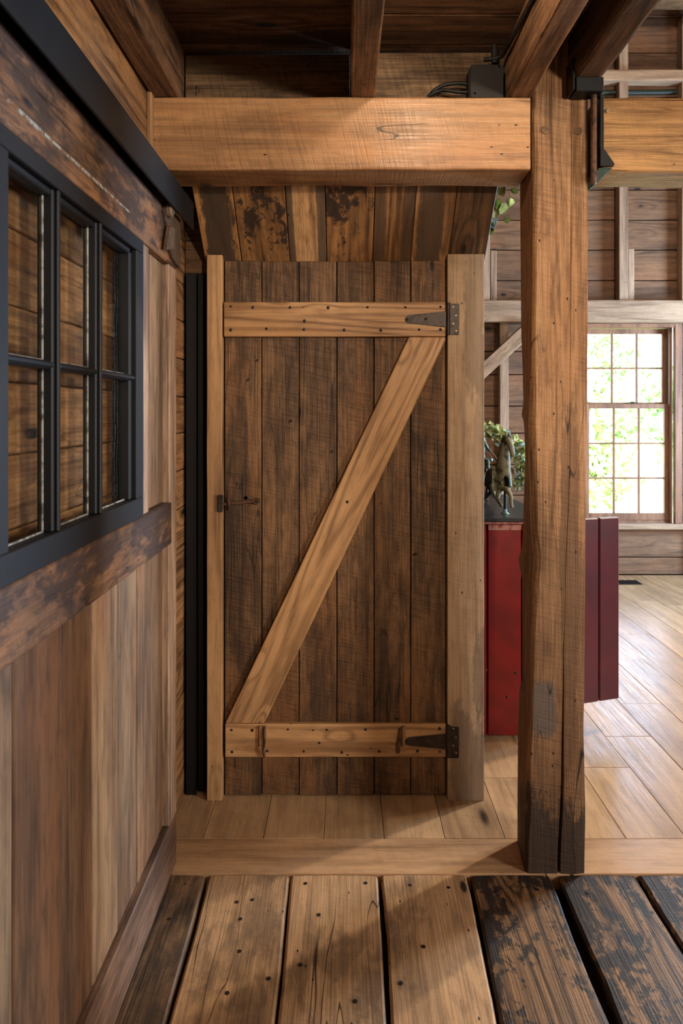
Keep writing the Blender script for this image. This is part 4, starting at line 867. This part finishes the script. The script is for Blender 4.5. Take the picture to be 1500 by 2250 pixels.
sp = empty('eucalyptus_sprig', (0.58, 2.62, 2.45)); mark(sp, 'small hanging eucalyptus sprig beside the top of the post', 'plant')
YS = 2.64
def S_(x, y_, dY=0.0): return P(1060+x*100/1500.0, 400+y_*130/1950.0, YS+dY)
tube('stem', spline([(0.57, 2.59, 2.602), S_(420, -700), S_(470, -200), S_(520, 150), S_(460, 450), S_(400, 850), S_(470, 960), S_(560, 1060), S_(640, 1110), S_(760, 1120)], 6), 0.0012, M['twig'], sp, 6)
tube('stem', spline([(0.575, 2.59, 2.602), S_(700, -700), S_(760, -150), S_(830, 180), S_(880, 400), S_(895, 540), S_(845, 760)], 6), 0.0009, M['twig'], sp, 6)
tube('stem', spline([S_(760, -150), S_(870, 170), S_(920, 250)], 4), 0.0009, M['twig'], sp, 6)
tube('stem', spline([S_(470, 960), S_(480, 1150), S_(400, 1400), S_(300, 1560)], 4), 0.0009, M['twig'], sp, 6)
for (xa, ya, xb, yb, k, ro, s_) in ((600, 130, 560, 440, 0, 0.6, 1.1), (700, 150, 680, 450, 1, 0.9, 1.05), (920, 260, 1150, 330, 2, 0.5, 1.0), (880, 540, 870, 750, 1, 0.2, 1.25), (840, 770, 570, 1025, 0, 0.3, 1.1),
                                (520, 560, 440, 910, 2, 0.7, 1.15), (400, 870, 370, 1180, 0, 0.2, 1.0), (690, 1220, 950, 1220, 3, 1.1, 0.9), (490, 1190, 350, 1560, 4, 0.9, 1.15), (260, 1330, 340, 1500, 3, 0.9, 0.7), (230, 1510, 260, 1740, 3, 0.2, 1.05),
                                (430, -300, 560, -60, 0, 0.4, 1.0), (690, -400, 620, -180, 2, 0.2, 1.0)):
    a, b = S_(xa, ya), S_(xb, yb); put_leaf(sp, a, b-a, k, ro, s_*(b-a).length/(0.034 if k in (0, 2, 4) else 0.027)*1.05)

# ------------------------------------------------------------------ floor vent, pipe
fv = empty('floor_vent', (2.3, 5.75, 0.0)); mark(fv, 'dark slatted metal vent set in the floor under the window', 'vent')
vx0, vx1, vy0, vy1 = 2.12, 2.46, 5.66, 5.80
board('vent_frame', vx0, vx1, vy0, vy0+0.012, 0.001, 0.005, M['ventm'], fv, 0.001); board('vent_frame', vx0, vx1, vy1-0.012, vy1, 0.001, 0.005, M['ventm'], fv, 0.001)
board('vent_frame', vx0, vx0+0.012, vy0+0.012, vy1-0.012, 0.001, 0.005, M['ventm'], fv, 0.001); board('vent_frame', vx1-0.012, vx1, vy0+0.012, vy1-0.012, 0.001, 0.005, M['ventm'], fv, 0.001)
board('vent_back', vx0+0.012, vx1-0.012, vy0+0.012, vy1-0.012, 0.0008, 0.0018, M['hole'], fv, 0)
for k in range(12): board('vent_slat', vx0+0.016+k*0.0262, vx0+0.030+k*0.0262, vy0+0.012, vy1-0.012, 0.002, 0.0042, M['ventm'], fv, 0.0005)
gpipe = tube('green_pipe', [P(1300, 203.5, 5.985), P(1400, 203, 5.985), P(1486, 202, 5.985)], 0.022, M['greenpipe'], None, 10)
mark(gpipe, 'green painted pipe high on the far wall above the golden beam', 'pipe')

# ------------------------------------------------------------------ outside
ground = struct(board('ground', -30, 40, 6.3, 70, -0.7, -0.6, M['grass'], bev=0), 'sunlit ground outside the window')
def tree(x, y_, h, r, mat, lab, n, seed):
    t = empty('tree', (x, y_, -0.6)); mark(t, lab, 'tree', 'trees outside the window')
    tube('trunk', [(x, y_, -0.6), (x+0.1, y_, h*0.4), (x, y_+0.1, h*0.85)], 0.12, M['bark'], t, 8, None, [0.16, 0.11, 0.04])
    rg = random.Random(seed); bm = bmesh.new()
    blobs = [(Vector((rg.gauss(0, r*0.45), rg.gauss(0, r*0.4), rg.uniform(0.0, h))), rg.uniform(0.35, 0.6)*r) for _ in range(22)]
    for _ in range(n):
        c, br_ = rg.choice(blobs); d = Vector((rg.gauss(0, 1), rg.gauss(0, 1), rg.gauss(0, 1))).normalized()
        p = c+d*br_*rg.uniform(0.6, 1.05); s_ = rg.uniform(0.05, 0.11)
        a = Vector((rg.gauss(0, 1), rg.gauss(0, 1), rg.gauss(0, 1))).normalized(); b = a.orthogonal().normalized()
        bm.faces.new([bm.verts.new(p+a*s_), bm.verts.new(p+b*s_*0.6), bm.verts.new(p-a*s_), bm.verts.new(p-b*s_*0.6)])
    o = link('foliage', finish(bm, 'foliage', 60), mat, t, (x, y_, 0)); o['kind'] = 'stuff'
for k, (x, y_, h, r, m, lab) in enumerate(((3.9, 12.4, 2.4, 1.15, 'foliage2', 'yellowish bushy tree seen through the left panes of the window'), (8.0, 15.4, 3.6, 1.15, 'foliage', 'green leafy tree seen through the right panes of the window'),
        (7.4, 20.0, 4.6, 1.5, 'foliage', 'farther green tree behind the middle window panes'), (13.0, 21.0, 4.0, 1.7, 'foliage2', 'pale green tree beyond the right edge of the window'), (2.0, 18.0, 3.6, 1.7, 'foliage', 'green tree beyond the left edge of the window, behind the post'))):
    tree(x, y_, h, r, M[m], lab, 4200, 40+k)
